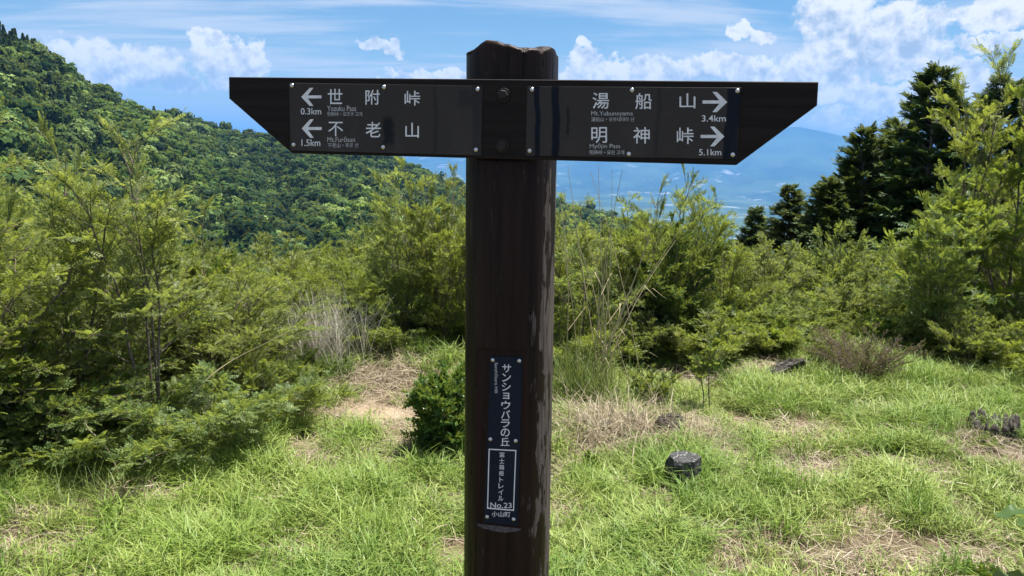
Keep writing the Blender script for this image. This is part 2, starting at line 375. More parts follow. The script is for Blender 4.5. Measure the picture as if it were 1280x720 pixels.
c = t.mix(t.ss(f1, 0.35, 0.65), (0.022, 0.045, 0.022), (0.06, 0.095, 0.04))
c = t.mix(t.m('MULTIPLY', t.ss(f2, 0.55, 0.66), t.ss(t.sep(pos)[2], 60, -250)), c, (0.36, 0.36, 0.35))
pr = t.n('ShaderNodeBsdfPrincipled', {'Base Color': c, 'Roughness': 0.95, 'Specular IOR Level': 0.1})
t.n('ShaderNodeOutputMaterial', {0: pr.outputs[0]})
obj('far_mountain', polar('far_mountain', rad(-65), rad(65), 300, np.linspace(9000, 18500, 80), mt_h, m), kind='structure',
    label='broad blue mountain across the plain, fading into haze')

# geometry-node scatter of unlinked source meshes, for stuff only
def scatter(name, protos, P, rot, scl, idx, label, cat):
    src = bpy.data.collections.new(name + '_source')
    for i, me in enumerate(protos):
        src.objects.link(bpy.data.objects.new('%s_source_%02d' % (name, i), me))
    pm = mesh_from(name, P, None)
    a = pm.attributes.new('rot', 'FLOAT_VECTOR', 'POINT'); a.data.foreach_set('vector', np.asarray(rot, np.float32).ravel())
    a = pm.attributes.new('scl', 'FLOAT_VECTOR', 'POINT'); a.data.foreach_set('vector', np.asarray(scl, np.float32).ravel())
    a = pm.attributes.new('idx', 'INT', 'POINT'); a.data.foreach_set('value', np.asarray(idx, np.int32))
    g = bpy.data.node_groups.new(name, 'GeometryNodeTree')
    g.interface.new_socket('Geometry', in_out='INPUT', socket_type='NodeSocketGeometry')
    g.interface.new_socket('Geometry', in_out='OUTPUT', socket_type='NodeSocketGeometry')
    N = g.nodes; gi = N.new('NodeGroupInput'); go = N.new('NodeGroupOutput')
    ci = N.new('GeometryNodeCollectionInfo'); ci.inputs['Collection'].default_value = src
    ci.inputs['Separate Children'].default_value = True; ci.inputs['Reset Children'].default_value = True
    ip = N.new('GeometryNodeInstanceOnPoints'); ip.inputs['Pick Instance'].default_value = True
    def attr(nm, dt):
        nd = N.new('GeometryNodeInputNamedAttribute'); nd.data_type = dt; nd.inputs['Name'].default_value = nm
        return [s for s in nd.outputs if s.enabled and s.name == 'Attribute'][0]
    L = g.links.new
    e2r = N.new('FunctionNodeEulerToRotation')
    L(gi.outputs[0], ip.inputs['Points']); L(ci.outputs[0], ip.inputs['Instance']); L(attr('idx', 'INT'), ip.inputs['Instance Index'])
    L(attr('rot', 'FLOAT_VECTOR'), e2r.inputs[0]); L(e2r.outputs[0], ip.inputs['Rotation'])
    L(attr('scl', 'FLOAT_VECTOR'), ip.inputs['Scale']); L(ip.outputs[0], go.inputs[0])
    o = obj(name, pm, None, None, kind='stuff', label=label, category=cat)
    md = o.modifiers.new('scatter', 'NODES'); md.node_group = g
    return o

rng = np.random.default_rng(11)
LEAFQ = np.array([[0, 0, 0], [0.5, 0.45, 0.10], [0, 1, 0], [-0.5, 0.45, 0.10]], float)
def crown_mesh(seed, conic=False, dark=False):
    g = np.random.default_rng(seed); acc = Acc(); n = 460
    if conic:
        h = g.uniform(0, 1, n) ** 1.3; a = g.uniform(0, 6.283, n); rr_ = (1 - h) * 0.33 * g.uniform(0.7, 1.15, n) + 0.02
        P = np.stack([rr_ * np.cos(a), rr_ * np.sin(a), h * 1.5 - 0.2], -1); nr = norm(P * [1, 1, 0] + [0, 0, 0.15])
    else:
        k = 11; c0 = g.normal(0, 1, (k, 3)); c0 = norm(c0) * g.uniform(0.25, 0.62, (k, 1)) * [1, 1, 0.7]; c0[:, 2] += 0.25
        lr = g.uniform(0.28, 0.5, k); w_ = g.integers(0, k, n); nr = norm(g.normal(0, 1, (n, 3)) + [0, 0, 0.45])
        P = c0[w_] + nr * lr[w_][:, None] * g.uniform(0.8, 1.08, (n, 1))
    R_ = frames(norm(np.cross(nr, g.normal(0, 1, (n, 3)))), norm(nr + g.normal(0, 0.28, (n, 3))))
    V, Q = stamp(LEAFQ - [0, 0.5, 0], np.array([[0, 1, 2, 3]]), R_, g.uniform(0.16, 0.30, n), P)
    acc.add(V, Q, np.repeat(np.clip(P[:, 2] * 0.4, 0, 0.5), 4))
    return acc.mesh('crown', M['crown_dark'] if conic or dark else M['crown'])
M['crown_dark'] = leaf_mat('crown_dark', (0.010, 0.026, 0.012), (0.030, 0.060, 0.020), (0.07, 0.11, 0.03), trans=0.2, rough=0.9, spec=0.05, pos_scale=0.012, inst=True)  # conifer colour, also on the rounded crowns that carry the painted cloud shadow
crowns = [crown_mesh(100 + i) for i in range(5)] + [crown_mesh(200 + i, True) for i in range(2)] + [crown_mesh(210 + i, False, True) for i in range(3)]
n = 15000
A = rng.uniform(rad(-43), rad(12), n * 3); R_ = np.sqrt(rng.uniform(95 ** 2, 800 ** 2, n * 3))
keep = R_ < hill_dist(A) + 35; A, R_ = A[keep][:n], R_[keep][:n]
X, Y = R_ * np.sin(A), R_ * np.cos(A); Z = hill_h(X, Y, A, R_)
conifer = (fbm(X * 0.012 + 5, Y * 0.012, 3, 71) + rng.normal(0, 0.06, len(X))) > 0.65
s = np.where(conifer, rng.uniform(3.4, 5.2, len(X)), np.clip(np.exp(rng.normal(1.38, 0.30, len(X))), 2.2, 8.0))
dark_shaded = rng.uniform(0, 1, len(X)) < 0.15 + 0.6 * sstep(rad(px_dir(215, 140)[0]), rad(px_dir(300, 160)[0]), A + 0.06 * (fbm(X * .02, Y * .02, 3, 73) - .5)) * sstep(0.30, 0.5, fbm(X * .015, Y * .015, 3, 75) + 0.1)  # a few dark crowns at random; at right, cloud shadow put into crown colour
idx = np.where(conifer, 5 + rng.integers(0, 2, len(X)), np.where(dark_shaded, rng.integers(7, 10, len(X)), rng.integers(0, 5, len(X))))
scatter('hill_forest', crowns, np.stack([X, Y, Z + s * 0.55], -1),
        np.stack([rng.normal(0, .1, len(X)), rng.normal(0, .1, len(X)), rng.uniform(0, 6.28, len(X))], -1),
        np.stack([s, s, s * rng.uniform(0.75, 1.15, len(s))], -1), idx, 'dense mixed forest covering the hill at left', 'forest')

# the air between here and the mountain
m, t = new_mat('haze')
pv = t.n('ShaderNodeVolumePrincipled', {'Color': (0.125, 0.34, 0.76, 1), 'Density': 9.0e-5, 'Anisotropy': 0.0})
t.n('ShaderNodeOutputMaterial', {1: pv.outputs[0]})
hb = 31500.0; z0, z1 = -460.0, 760.0
V = [(sx * hb, sy * hb, z) for z in (z0, z1) for sx, sy in ((-1, -1), (1, -1), (1, 1), (-1, 1))]
obj('haze', mesh_from('haze', V, [(0, 3, 2, 1), (4, 5, 6, 7), (0, 1, 5, 4), (1, 2, 6, 5), (2, 3, 7, 6), (3, 0, 4, 7)], [m]), kind='stuff',
    label='thin blue haze over the distant land', category='haze')
# ------------------------------------------------------------------ the signpost
PHI = rad(12)
BU = np.array([math.cos(PHI), -math.sin(PHI), 0.0]); BN = np.array([-math.sin(PHI), -math.cos(PHI), 0.0]); BZ = np.array([0, 0, 1.0])
P0 = at(638, 150, 1.5)                                   # on the front face of the board
THICK, PR = 0.032, 0.090
AXP = P0 - BN * (THICK + PR - 0.010)
ax_t = on_plane(641.0, 62, AXP, BN); ax_b = on_plane(633.6, 690, AXP, BN)
def axis(z): return ax_b + (ax_t - ax_b) * ((z - ax_b[2]) / (ax_t[2] - ax_b[2]))
zb = float(gz(*axis(0.0)[:2])) - 0.02
BASE = axis(zb)
post_root = obj('trail_signpost', None, None, Vector(BASE), label='dark brown wooden trail signpost with two-way direction board in the foreground', category='signpost')
def loc(P): return np.asarray(P, float) - BASE

m, t = new_mat('post_paint')
oc = t.n('ShaderNodeTexCoord').outputs['Object']
ox, oy, oz = t.sep(oc)
grain = t.noise(t.vm('MULTIPLY', oc, (60, 60, 2.2)), 1.0, 6, 0.65)
fine_ = t.noise(t.vm('MULTIPLY', oc, (220, 220, 10)), 1.0, 4, 0.6)
blot = t.noise(t.vm('MULTIPLY', oc, (26, 26, 5.5)), 1.0, 6, 0.68)
side = t.n('ShaderNodeAttribute', attribute_name='side').outputs['Fac']
peel = t.ss(t.m('ADD', blot, t.m('MULTIPLY', side, 0.34)), 0.69, 0.72)
scuff = t.m('MULTIPLY', t.ss(t.noise(t.vm('MULTIPLY', oc, (70, 70, 14)), 1.0, 5, 0.7), 0.62, 0.72), 0.8)
c = t.mix(t.ss(grain, 0.3, 0.7), (0.010, 0.0052, 0.0036), (0.022, 0.0115, 0.008))
wood = t.mix(t.ss(fine_, 0.3, 0.7), (0.055, 0.043, 0.036), (0.125, 0.102, 0.088))
crk = t.m('MULTIPLY', t.ss(t.m('ABSOLUTE', t.m('SUBTRACT', t.noise(t.vm('MULTIPLY', oc, (34, 34, 1.6)), 1.0, 3, 0.55), 0.5)), 0.012, 0.003), t.ss(t.noise(t.vm('MULTIPLY', oc, (9, 9, 3)), 1.0, 3), 0.46, 0.6))
c = t.mix(scuff, c, (0.06, 0.046, 0.038)); c = t.mix(peel, c, wood); c = t.mix(crk, c, (0.003, 0.002, 0.0015))
hgt = t.m('ADD', t.m('ADD', t.m('MULTIPLY', grain, 0.7), t.m('MULTIPLY', fine_, 0.25)), t.m('ADD', t.m('MULTIPLY', peel, -0.35), t.m('MULTIPLY', crk, -1.6)))
bp = t.n('ShaderNodeBump', {'Strength': 0.55, 'Distance': 0.003, 'Height': hgt})
pr = t.n('ShaderNodeBsdfPrincipled', {'Base Color': c, 'Roughness': t.m('ADD', 0.45, t.m('MULTIPLY', peel, 0.4)), 'Specular IOR Level': 0.13, 'Normal': bp.outputs[0]})
t.n('ShaderNodeOutputMaterial', {0: pr.outputs[0]}); M['post'] = m

zr_top = on_plane(631, 438, AXP + BN * PR, BN)[2]; zr_bot = on_plane(629, 661, AXP + BN * PR, BN)[2]
zbd0 = P0[2] - 0.066; zbd1 = P0[2] + 0.068
ztop = ax_t[2] - 0.005
S_REC = PR * 0.893
na_, nz_ = 192, 330
zs = np.unique(np.concatenate([np.linspace(BASE[2] - 0.25, zr_bot - 0.03, 60), np.linspace(zr_bot - 0.03, zr_bot + 0.01, 26), np.linspace(zr_bot + 0.01, zr_top - 0.006, 40),
     np.linspace(zr_top - 0.006, zr_top + 0.004, 10), np.linspace(zr_top + 0.004, ztop, 90)]))
an = np.arange(na_) * 2 * math.pi / na_
V = []; SIDE = []
for z in zs:
    a0 = axis(z); f = (z - BASE[2]) / (ztop - BASE[2])
    R0 = PR * (1.03 - 0.035 * f)
    lump = 1 + 0.018 * (fbm(an * 2.2 + 0 * z, np.full_like(an, z * 0.8), 3, 81) - 0.5) + 0.012 * (fbm(np.cos(an) * 9 + 20, np.sin(an) * 9 + z * 3, 3, 83) - 0.5)
    e = 2.35; cs, sn = np.cos(an), np.sin(an)
    rr_ = R0 * lump / (np.abs(cs) ** e + np.abs(sn) ** e) ** (1 / e)
    u_, s_ = rr_ * cs, rr_ * sn                           # u along the board, s towards the viewer
    sill = np.clip((zr_bot - z) / 0.016, 0, 1) if z < zr_bot else (1.0 if z > zr_top else 0.0)
    head = np.clip((z - zr_top) / 0.003, 0, 1)
    lim = S_REC + (PR * 1.2 - S_REC) * max(sill if z < zr_bot else 0, head if z > zr_top else 0)
    clipd = (s_ > lim) & (zr_bot - 0.016 < z < zr_bot + 0.0002)
    if zr_bot - 0.016 < z < zr_top + 0.003: s_ = np.minimum(s_, lim)
    if zbd0 < z < zbd1: s_ = np.minimum(s_, PR - 0.010 - 0.001)
    V.append(a0 + u_[:, None] * BU + s_[:, None] * BN); V[-1][:, 2] = z
    sl_ = 2.5 * clipd
    SIDE.append(sl_ + np.clip(cs * 1.3 - 0.55, 0, 1) * (1 - sstep(0.78, 0.98, f)) + 0.3 * np.clip(-cs - 0.8, 0, 1))
top = np.array(V[-1]); edge = 0.0065 * np.sin(an * 4 + 0.4) + 0.012 * (fbm(an * 3.1, an * 0 + 4, 3, 85) - 0.5)
edge -= 0.008 * np.abs(np.cos(an)) ** 3
top[:, 2] += edge; V[-1] = top
for k, (sc_, dz_) in enumerate(((0.93, 0.004), (0.7, 0.006), (0.35, 0.002), (0.02, 0.0))):
    r_ = a0 + (top - a0) * sc_; r_[:, 2] = ztop + edge * sc_ + dz_; V.append(r_); SIDE.append(np.full(na_, 0.5))
V = np.concatenate(V); nr_ = len(V) // na_
i = np.arange(nr_ - 1)[:, None] * na_; j = np.arange(na_)[None]; j2 = (j + 1) % na_
Q = np.stack([i + j, i + j2, i + na_ + j2, i + na_ + j], -1).reshape(-1, 4)[:, ::-1]
obj('post', mesh_from('post', loc(V), Q, [M['post']], {'side': np.concatenate(SIDE)}, False), post_root)

m, t = new_mat('board_paint')
oc = t.n('ShaderNodeTexCoord').outputs['Object']
grain = t.noise(t.vm('MULTIPLY', oc, (2.5, 2.5, 90)), 1.0, 6, 0.65)
blot = t.noise(oc, 14, 6, 0.7)
c = t.mix(t.ss(grain, 0.3, 0.7), (0.009, 0.0062, 0.005), (0.018, 0.0125, 0.010)); c = t.mix(t.m('MULTIPLY', t.ss(blot, 0.62, 0.8), 0.5), c, (0.035, 0.027, 0.022))
bp = t.n('ShaderNodeBump', {'Strength': 0.4, 'Distance': 0.002, 'Height': grain})
pr = t.n('ShaderNodeBsdfPrincipled', {'Base Color': c, 'Roughness': 0.6, 'Specular IOR Level': 0.12, 'Normal': bp.outputs[0]})
t.n('ShaderNodeOutputMaterial', {0: pr.outputs[0]}); M['board'] = m

def slab(name, pts, back, mat, parent, bevel=0.002, attrs=None):
    """prism: front outline (world points, anticlockwise seen from the front) pushed back by a vector"""
    pts = [np.asarray(p, float) for p in pts]; c0 = sum(pts) / len(pts)
    inner = []
    for k, p in enumerate(pts):
        a, b = norm(pts[k - 1] - p), norm(pts[(k + 1) % len(pts)] - p); h = norm(a + b)
        sn_ = max(0.25, np.linalg.norm(np.cross(a, h))); inner.append(p + h * bevel / sn_)
    bk = np.asarray(back, float); bl = np.linalg.norm(bk); n_ = len(pts)
    V = [*inner, *[p + bk / bl * bevel for p in pts], *[p + bk for p in pts]]
    F = [list(range(n_))]
    for r in (0, 1):
        for k in range(n_): F.append([r * n_ + k, (r + 1) * n_ + k, (r + 1) * n_ + (k + 1) % n_, r * n_ + (k + 1) % n_])
    F.append([2 * n_ + k for k in range(n_)][::-1])
    me = bpy.data.meshes.new(name); me.from_pydata([tuple(loc(v)) for v in V], [], F); me.materials.append(mat)
    if attrs:
        for kx, vals in attrs.items():
            at_ = me.attributes.new(kx, 'FLOAT', 'POINT'); at_.data.foreach_set('value', np.asarray(list(vals) * 3, np.float32))
    return obj(name, me, parent)
BP = lambda x, y, off=0.0: on_plane(x, y, P0 + BN * off, BN)
def uv(u, v, off=0.0): return P0 + BU * u + BZ * v + BN * off
out = [(-0.5785, 0.0760), (-0.5795, 0.0340), (-0.4445, -0.0715), (0.4115, -0.0725), (0.5385, 0.0320), (0.5375, 0.0715)]
slab('direction_board', [uv(*p) for p in out], -BN * THICK, M['board'], post_root, 0.0015)

# screws and bolts
def dome(r, h, k=12, rings=4):
    V = [];
    for i_ in range(rings):
        a = i_ / rings * math.pi / 2; V += [(r * math.cos(a) * math.cos(q), r * math.cos(a) * math.sin(q), h * math.sin(a)) for q in np.arange(k) * 2 * math.pi / k]
    V.append((0, 0, h)); F = []
    for i_ in range(rings - 1):
        for q in range(k): F.append((i_ * k + q, i_ * k + (q + 1) % k, (i_ + 1) * k + (q + 1) % k, (i_ + 1) * k + q))
    for q in range(k): F.append(((rings - 1) * k + q, (rings - 1) * k + (q + 1) % k, len(V) - 1))
    return V, F
m, t = new_mat('screw_steel')
pr = t.n('ShaderNodeBsdfPrincipled', {'Base Color': (0.6, 0.59, 0.57, 1), 'Metallic': 1.0, 'Roughness': 0.28}); t.n('ShaderNodeOutputMaterial', {0: pr.outputs[0]}); M['steel'] = m
M['bolt'] = plain_mat('bolt', (0.010, 0.008, 0.007), (0.024, 0.019, 0.016), 200, 0.6, spec=0.25)
screw_me = bpy.data.meshes.new('screw'); screw_me.from_pydata(*[dome(0.0044, 0.003)[0], [], dome(0.0044, 0.003)[1]]); screw_me.materials.append(M['steel'])
screw_me.polygons.foreach_set('use_smooth', [True] * len(screw_me.polygons))
import bmesh
bm = bmesh.new()
def ring_(r, z, k=6): return [bm.verts.new((r * math.cos(a), r * math.sin(a), z)) for a in np.arange(k) * 2 * math.pi / k + 0.3]
r1, r2, r3 = ring_(0.0125, 0.0, 24), ring_(0.0125, 0.003, 24), ring_(0.0120, 0.0034, 24)
for a_, b_ in ((r1, r2), (r2, r3)):
    for k in range(24): bm.faces.new((a_[k], a_[(k + 1) % 24], b_[(k + 1) % 24], b_[k]))
bm.faces.new(r3)
h1, h2, h3 = ring_(0.0092, 0.0032), ring_(0.0092, 0.0085), ring_(0.0075, 0.010)
for a_, b_ in ((h1, h2), (h2, h3)):
    for k in range(6): bm.faces.new((a_[k], a_[(k + 1) % 6], b_[(k + 1) % 6], b_[k]))
bm.faces.new(h3)
bolt_me = bpy.data.meshes.new('bolt'); bm.to_mesh(bolt_me); bm.free(); bolt_me.materials.append(M['bolt'])
PLANE_ROT = Matrix(((BU[0], BZ[0], BN[0]), (BU[1], BZ[1], BN[1]), (BU[2], BZ[2], BN[2])))
def fix(name, me, P, parent, spin=0.0):
    o = obj(name, me, parent); o.matrix_local = Matrix.Translation(Vector(loc(P))) @ (PLANE_ROT @ Matrix.Rotation(spin, 3, 'Z')).to_4x4(); return o
for x, y in ((630, 118.7), (628.5, 182.6)): fix('bolt', bolt_me, BP(x, y, 0.0005), post_root, x)

# plates
def plate_mat(name, faded, fresh, bands, smears):
    m, t = new_mat(name)
    u = t.n('ShaderNodeAttribute', attribute_name='pu').outputs['Fac']; v = t.n('ShaderNodeAttribute', attribute_name='pv').outputs['Fac']
    oc = t.n('ShaderNodeTexCoord').outputs['Object']
    n_ = t.noise(t.vm('MULTIPLY', oc, (30, 30, 7)), 1.0, 6, 0.65); nf = t.noise(oc, 120, 5, 0.7)
    uu = t.m('ADD', u, t.m('MULTIPLY', t.m('SUBTRACT', t.noise(t.vm('MULTIPLY', oc, (4, 4, 22)), 1.0, 4), 0.5), 0.03))
    k = t.m('MULTIPLY', t.ss(n_, 0.6, 0.85), 0.25)
    for a, b, s in bands:
        f_ = t.m('MULTIPLY', t.ss(uu, a - 0.008, a + 0.004), t.ss(uu, b + 0.008, b - 0.004)); k = t.m('MAXIMUM', k, t.m('MULTIPLY', f_, s))
    for a, b, cx_, dx_, s in smears:
        nd_ = t.noise(t.vm('MULTIPLY', oc, (40, 40, 40)), 1.0, 5, 0.7)
        d_ = t.m('ADD', t.m('ABSOLUTE', t.m('DIVIDE', t.m('SUBTRACT', uu, cx_), dx_)), t.m('MULTIPLY', t.m('SUBTRACT', nd_, 0.5), 2.5))
        f_ = t.m('MULTIPLY', t.ss(d_, 1.3, 0.5), t.m('MULTIPLY', t.ss(v, a - .05, a + .05), t.ss(v, b + .05, b - .05))); k = t.m('MAXIMUM', k, t.m('MULTIPLY', f_, s))
    c = t.mix(t.m('MULTIPLY', t.ss(nf, 0.35, 0.75), 0.35), faded, tuple(min(1, x * 1.5) for x in faded)); c = t.mix(k, c, fresh)
    dust = t.m('MULTIPLY', t.ss(t.noise(t.vm('MULTIPLY', oc, (18, 18, 3.5)), 1.0, 5, 0.6), 0.42, 0.75), t.ss(v, 0.75, 0.0, 0.15, 0.75))
    c = t.mix(t.m('MULTIPLY', dust, 0.45), c, (0.075, 0.068, 0.06))
    c = t.mix(t.m('MULTIPLY', t.ss(nf, 0.70, 0.75), 0.6), c, (0.16, 0.16, 0.15))
    pr = t.n('ShaderNodeBsdfPrincipled', {'Base Color': c, 'Roughness': t.m('SUBTRACT', 0.60, t.m('MULTIPLY', k, 0.3)), 'Specular IOR Level': 0.15})
    t.n('ShaderNodeOutputMaterial', {0: pr.outputs[0]}); return m
M['plateL'] = plate_mat('plate_faded', (0.036, 0.031, 0.027), (0.004, 0.004, 0.005), [(0.955, 1.0, 0.5)], [(0.12, 0.52, 0.525, 0.03, 0.85), (0.7, 0.95, 0.92, 0.05, 0.4), (0.0, 1.0, 0.77, 0.012, 0.35)])
M['plateR'] = plate_mat('plate_streaked', (0.036, 0.031, 0.027), (0.002, 0.0025, 0.006), [(0.04, 0.062, 1.0), (0.125, 0.158, 1.0), (0.94, 1.0, 1.0)], [(0.3, 0.7, 0.20, 0.008, 0.7), (0.0, 1.0, 0.63, 0.01, 0.3)])
M['plateN'] = plate_mat('plate_navy', (0.006, 0.011, 0.020), (0.003, 0.004, 0.009), [], [])
m, t = new_mat('print_white')
oc = t.n('ShaderNodeTexCoord').outputs['Object']
pr = t.n('ShaderNodeBsdfPrincipled', {'Base Color': t.mix(t.ss(t.noise(oc, 60, 4, 0.7), 0.35, 0.7), (0.74, 0.74, 0.72), (0.60, 0.60, 0.58)), 'Roughness': 0.45})
t.n('ShaderNodeOutputMaterial', {0: pr.outputs[0]}); M['print'] = m
M['print_faint'] = plain_mat('print_faint', (0.36, 0.36, 0.35), (0.50, 0.50, 0.48), 90, 0.5)

def frame_q(q, off):
    pts = [BP(x, y, off) for x, y in q]; return pts
def plate(name, quad, mat, off, screws, label, n=BN, P=None):
    pl_P = P0 if P is None else P
    f_ = lambda x, y, o_=0.0: on_plane(x, y, pl_P + n * o_, n)
    pts = [f_(x, y, off) for x, y in quad]                    # TL BL BR TR
    o = slab(name, pts, -n * (off + 0.0004), mat, post_root, 0.0006, {'pu': (0, 0, 1, 1), 'pv': (1, 0, 0, 1)}); o['label'] = label
    for x, y in screws: fix('screw', screw_me, f_(x, y, off), o)
    return o, (lambda x, y: f_(x, y, off + 0.0003))
pL, fL = plate('sign_plate', [(361, 103.5), (363, 188), (601.5, 194.5), (603, 107)], M['plateL'], 0.002,
      [(365, 107), (480, 109), (597, 111.6), (367, 180.8), (479, 184), (595, 187.2)], 'faded plate with two arrows pointing left')
pR, fR = plate('sign_plate', [(659, 107.5), (657, 194.5), (921, 199), (926.5, 109.5)], M['plateR'], 0.002,
      [(665, 112), (790, 112.8), (922, 113.6), (662, 188.5), (786, 192.4), (916, 193.4)], 'streaked plate with two arrows pointing right')

def text_to(name, body, box, f_, parent, mat, rot90=False, bold=0.0, uniform=False):
    """lettering fitted into a box measured on the plate: x0, x1, y0, y1"""
    cu = bpy.data.curves.new('lettering', 'FONT'); cu.body = body; cu.size = 1.0; cu.offset = 0.0 if any(q in body for q in '不M') else bold; cu.resolution_u = 4
    tmp = bpy.data.objects.new('tmp', cu); COL.objects.link(tmp); bpy.context.view_layer.update()
    me = bpy.data.meshes.new_from_object(tmp.evaluated_get(bpy.context.evaluated_depsgraph_get()))
    bpy.data.objects.remove(tmp); bpy.data.curves.remove(cu)
    co = np.empty(len(me.vertices) * 3, np.float32); me.vertices.foreach_get('co', co); co = co.reshape(-1, 3)
    if rot90: co = np.stack([co[:, 1], -co[:, 0], co[:, 2]], -1)
    lo, hi = co.min(0), co.max(0); k = (co - lo) / np.maximum(hi - lo, 1e-6)
    x0, x1, y0, y1 = box if len(box) == 4 else box[:4]
    sk = box[4] if len(box) > 4 else 0.0
    A_, B_, C_, D_ = f_(x0, y1), f_(x1, y1 + sk), f_(x0, y0), f_(x1, y0 + sk)
    W = (A_[None] * ((1 - k[:, :1]) * (1 - k[:, 1:2])) + B_[None] * (k[:, :1] * (1 - k[:, 1:2])) + C_[None] * ((1 - k[:, :1]) * k[:, 1:2]) + D_[None] * (k[:, :1] * k[:, 1:2]))
    me.vertices.foreach_set('co', loc(W).astype(np.float32).ravel()); me.update(); me.materials.clear(); me.materials.append(mat)
    return obj(name, me, parent)
def flat(name, poly, f_, parent, mat, faces=None):
    me = bpy.data.meshes.new(name); me.from_pydata([tuple(loc(f_(x, y))) for x, y in poly], [], faces or [list(range(len(poly)))[::-1]])
    me.materials.append(mat); return obj(name, me, parent)
KX = lambda x: 280 + x / 3.366
KY = lambda y: 40 + y / 3.366
RX = lambda x: 650 + x / 3.366
def bx(b, X_): return (X_(b[0]), X_(b[1]), KY(b[2]), KY(b[3])) + tuple(b[4:])
for ch, b in (('世', (437, 498, 239, 303)), ('附', (595, 655, 243, 306)), ('峠', (760, 825, 247, 310)), ('不', (439, 501, 378, 438)), ('老', (596, 660, 378, 443)), ('山', (763, 820, 382, 445))):
    text_to('lettering', ch, bx(b, KX), fL, pL, M['print'], bold=0.005)
for s_, b, mt in (('0.3km', (323, 409, 320, 347), 'print'), ('1.5km', (326, 405, 452, 480), 'print'), ('Yozuku Pass', (434, 556, 310, 333), 'print_faint'), ('世附峠・요즈쿠 고개', (434, 581, 336, 354), 'print_faint'),
              ('Mt.Furōsan', (435, 551, 441, 463), 'print_faint'), ('不老山・후로 산', (437, 566, 467, 486), 'print_faint')):
    text_to('lettering', s_, bx(b, KX), fL, pL, M[mt], bold=0.004)
for ch, b in (('湯', (305, 375, 255, 323)), ('船', (485, 555, 257, 325)), ('山', (671, 738, 258, 321)), ('明', (300, 366, 400, 467)), ('神', (477, 546, 400, 469)), ('峠', (660, 730, 402, 471))):
    text_to('lettering', ch, bx(b, RX), fR, pR, M['print'], bold=0.005)
for s_, b, mt in (('3.4km', (765, 866, 350, 377), 'print'), ('5.1km', (753, 847, 493, 519), 'print'), ('Mt.Yubuneyama', (300, 475, 333, 357), 'print_faint'), ('湯船山・유부네야마 산', (300, 481, 358, 377), 'print_faint'),
              ('Myōjin Pass', (293, 422, 470, 494), 'print_faint'), ('明神峠・묘진 고개', (293, 438, 497, 516), 'print_faint')):
    text_to('lettering', s_, bx(b, RX), fR, pR, M[mt], bold=0.004)
def arrow(x0, x1, y0, y1, X_, f_, parent, right):
    # tip at one end, slanted barbs, straight shaft; unit square
    P = [(0, .5), (.42, 0), (.60, 0), (.32, .42), (1, .42), (1, .58), (.32, .58), (.60, 1), (.42, 1)]
    if right: P = [(1 - a, b) for a, b in P][::-1]
    flat('arrow', [(X_(x0 + (x1 - x0) * a), KY(y0 + (y1 - y0) * b)) for a, b in P], f_, parent, M['print'], [list(range(9))])
arrow(325, 410, 235, 311, KX, fL, pL, False); arrow(327, 411, 367, 445, KX, fL, pL, False)
arrow(768, 872, 252, 337, RX, fR, pR, True); arrow(760, 860, 398, 481, RX, fR, pR, True)

# name plate in the recess of the post
RECP = AXP + BN * S_REC
pN, fN = plate('name_plate', [(613, 445), (604.5, 653), (647.5, 657.5), (653, 446.5)], M['plateN'], 0.002,
      [(616, 450), (649, 451), (613, 549), (644.6, 551), (609, 646), (642, 649)], 'narrow dark navy plate with vertical white lettering', BN, RECP)
NX = lambda x: 560 + x / 2.4
NY = lambda y: 420 + y / 2.4
big = 'サンショウバラの丘'
ys = np.linspace(97, 317, 9)
for k, ch in enumerate(big):
    cx_ = 176 - 5 * k / 8; hw, hh = (13.5, 12.2)
    if ch == 'ョ': hw, hh = 9.5, 9.5
    text_to('lettering', ch, (NX(cx_ - hw), NX(cx_ + hw), NY(ys[k] - hh), NY(ys[k] + hh), 0.2), fN, pN, M['print'], bold=0.008)
ys = np.linspace(356, 487, 8)
for k, ch in enumerate('富士箱根トレイル'):
    cx_ = 162 - 4 * k / 7; hw = 5.5 if ch in 'ト' else 7.6
    text_to('lettering', ch, (NX(cx_ - hw), NX(cx_ + hw), NY(ys[k] - 7.6), NY(ys[k] + 7.6), 0.1), fN, pN, M['print'], bold=0.004)
text_to('lettering', 'Sanshōbara Hill', (NX(140), NX(150), NY(80), NY(171)), fN, pN, M['print_faint'], rot90=True, bold=0.006)
text_to('lettering', 'No.23', (NX(127), NX(191), NY(499), NY(515), 0.7), fN, pN, M['print'], bold=0.006)
text_to('lettering', '小山町', (NX(131), NX(187), NY(526), NY(542), 0.6), fN, pN, M['print'], bold=0.006)
o4 = [(122, 338), (117, 518), (198, 525), (205, 342)]; i4 = [(125, 341.5), (120.2, 514.5), (195, 521), (201.8, 345.5)]
flat('border_line', [(NX(a), NY(b)) for a, b in o4 + i4], fN, pN, M['print'], [[k, (k + 1) % 4, 4 + (k + 1) % 4, 4 + k] for k in range(4)])
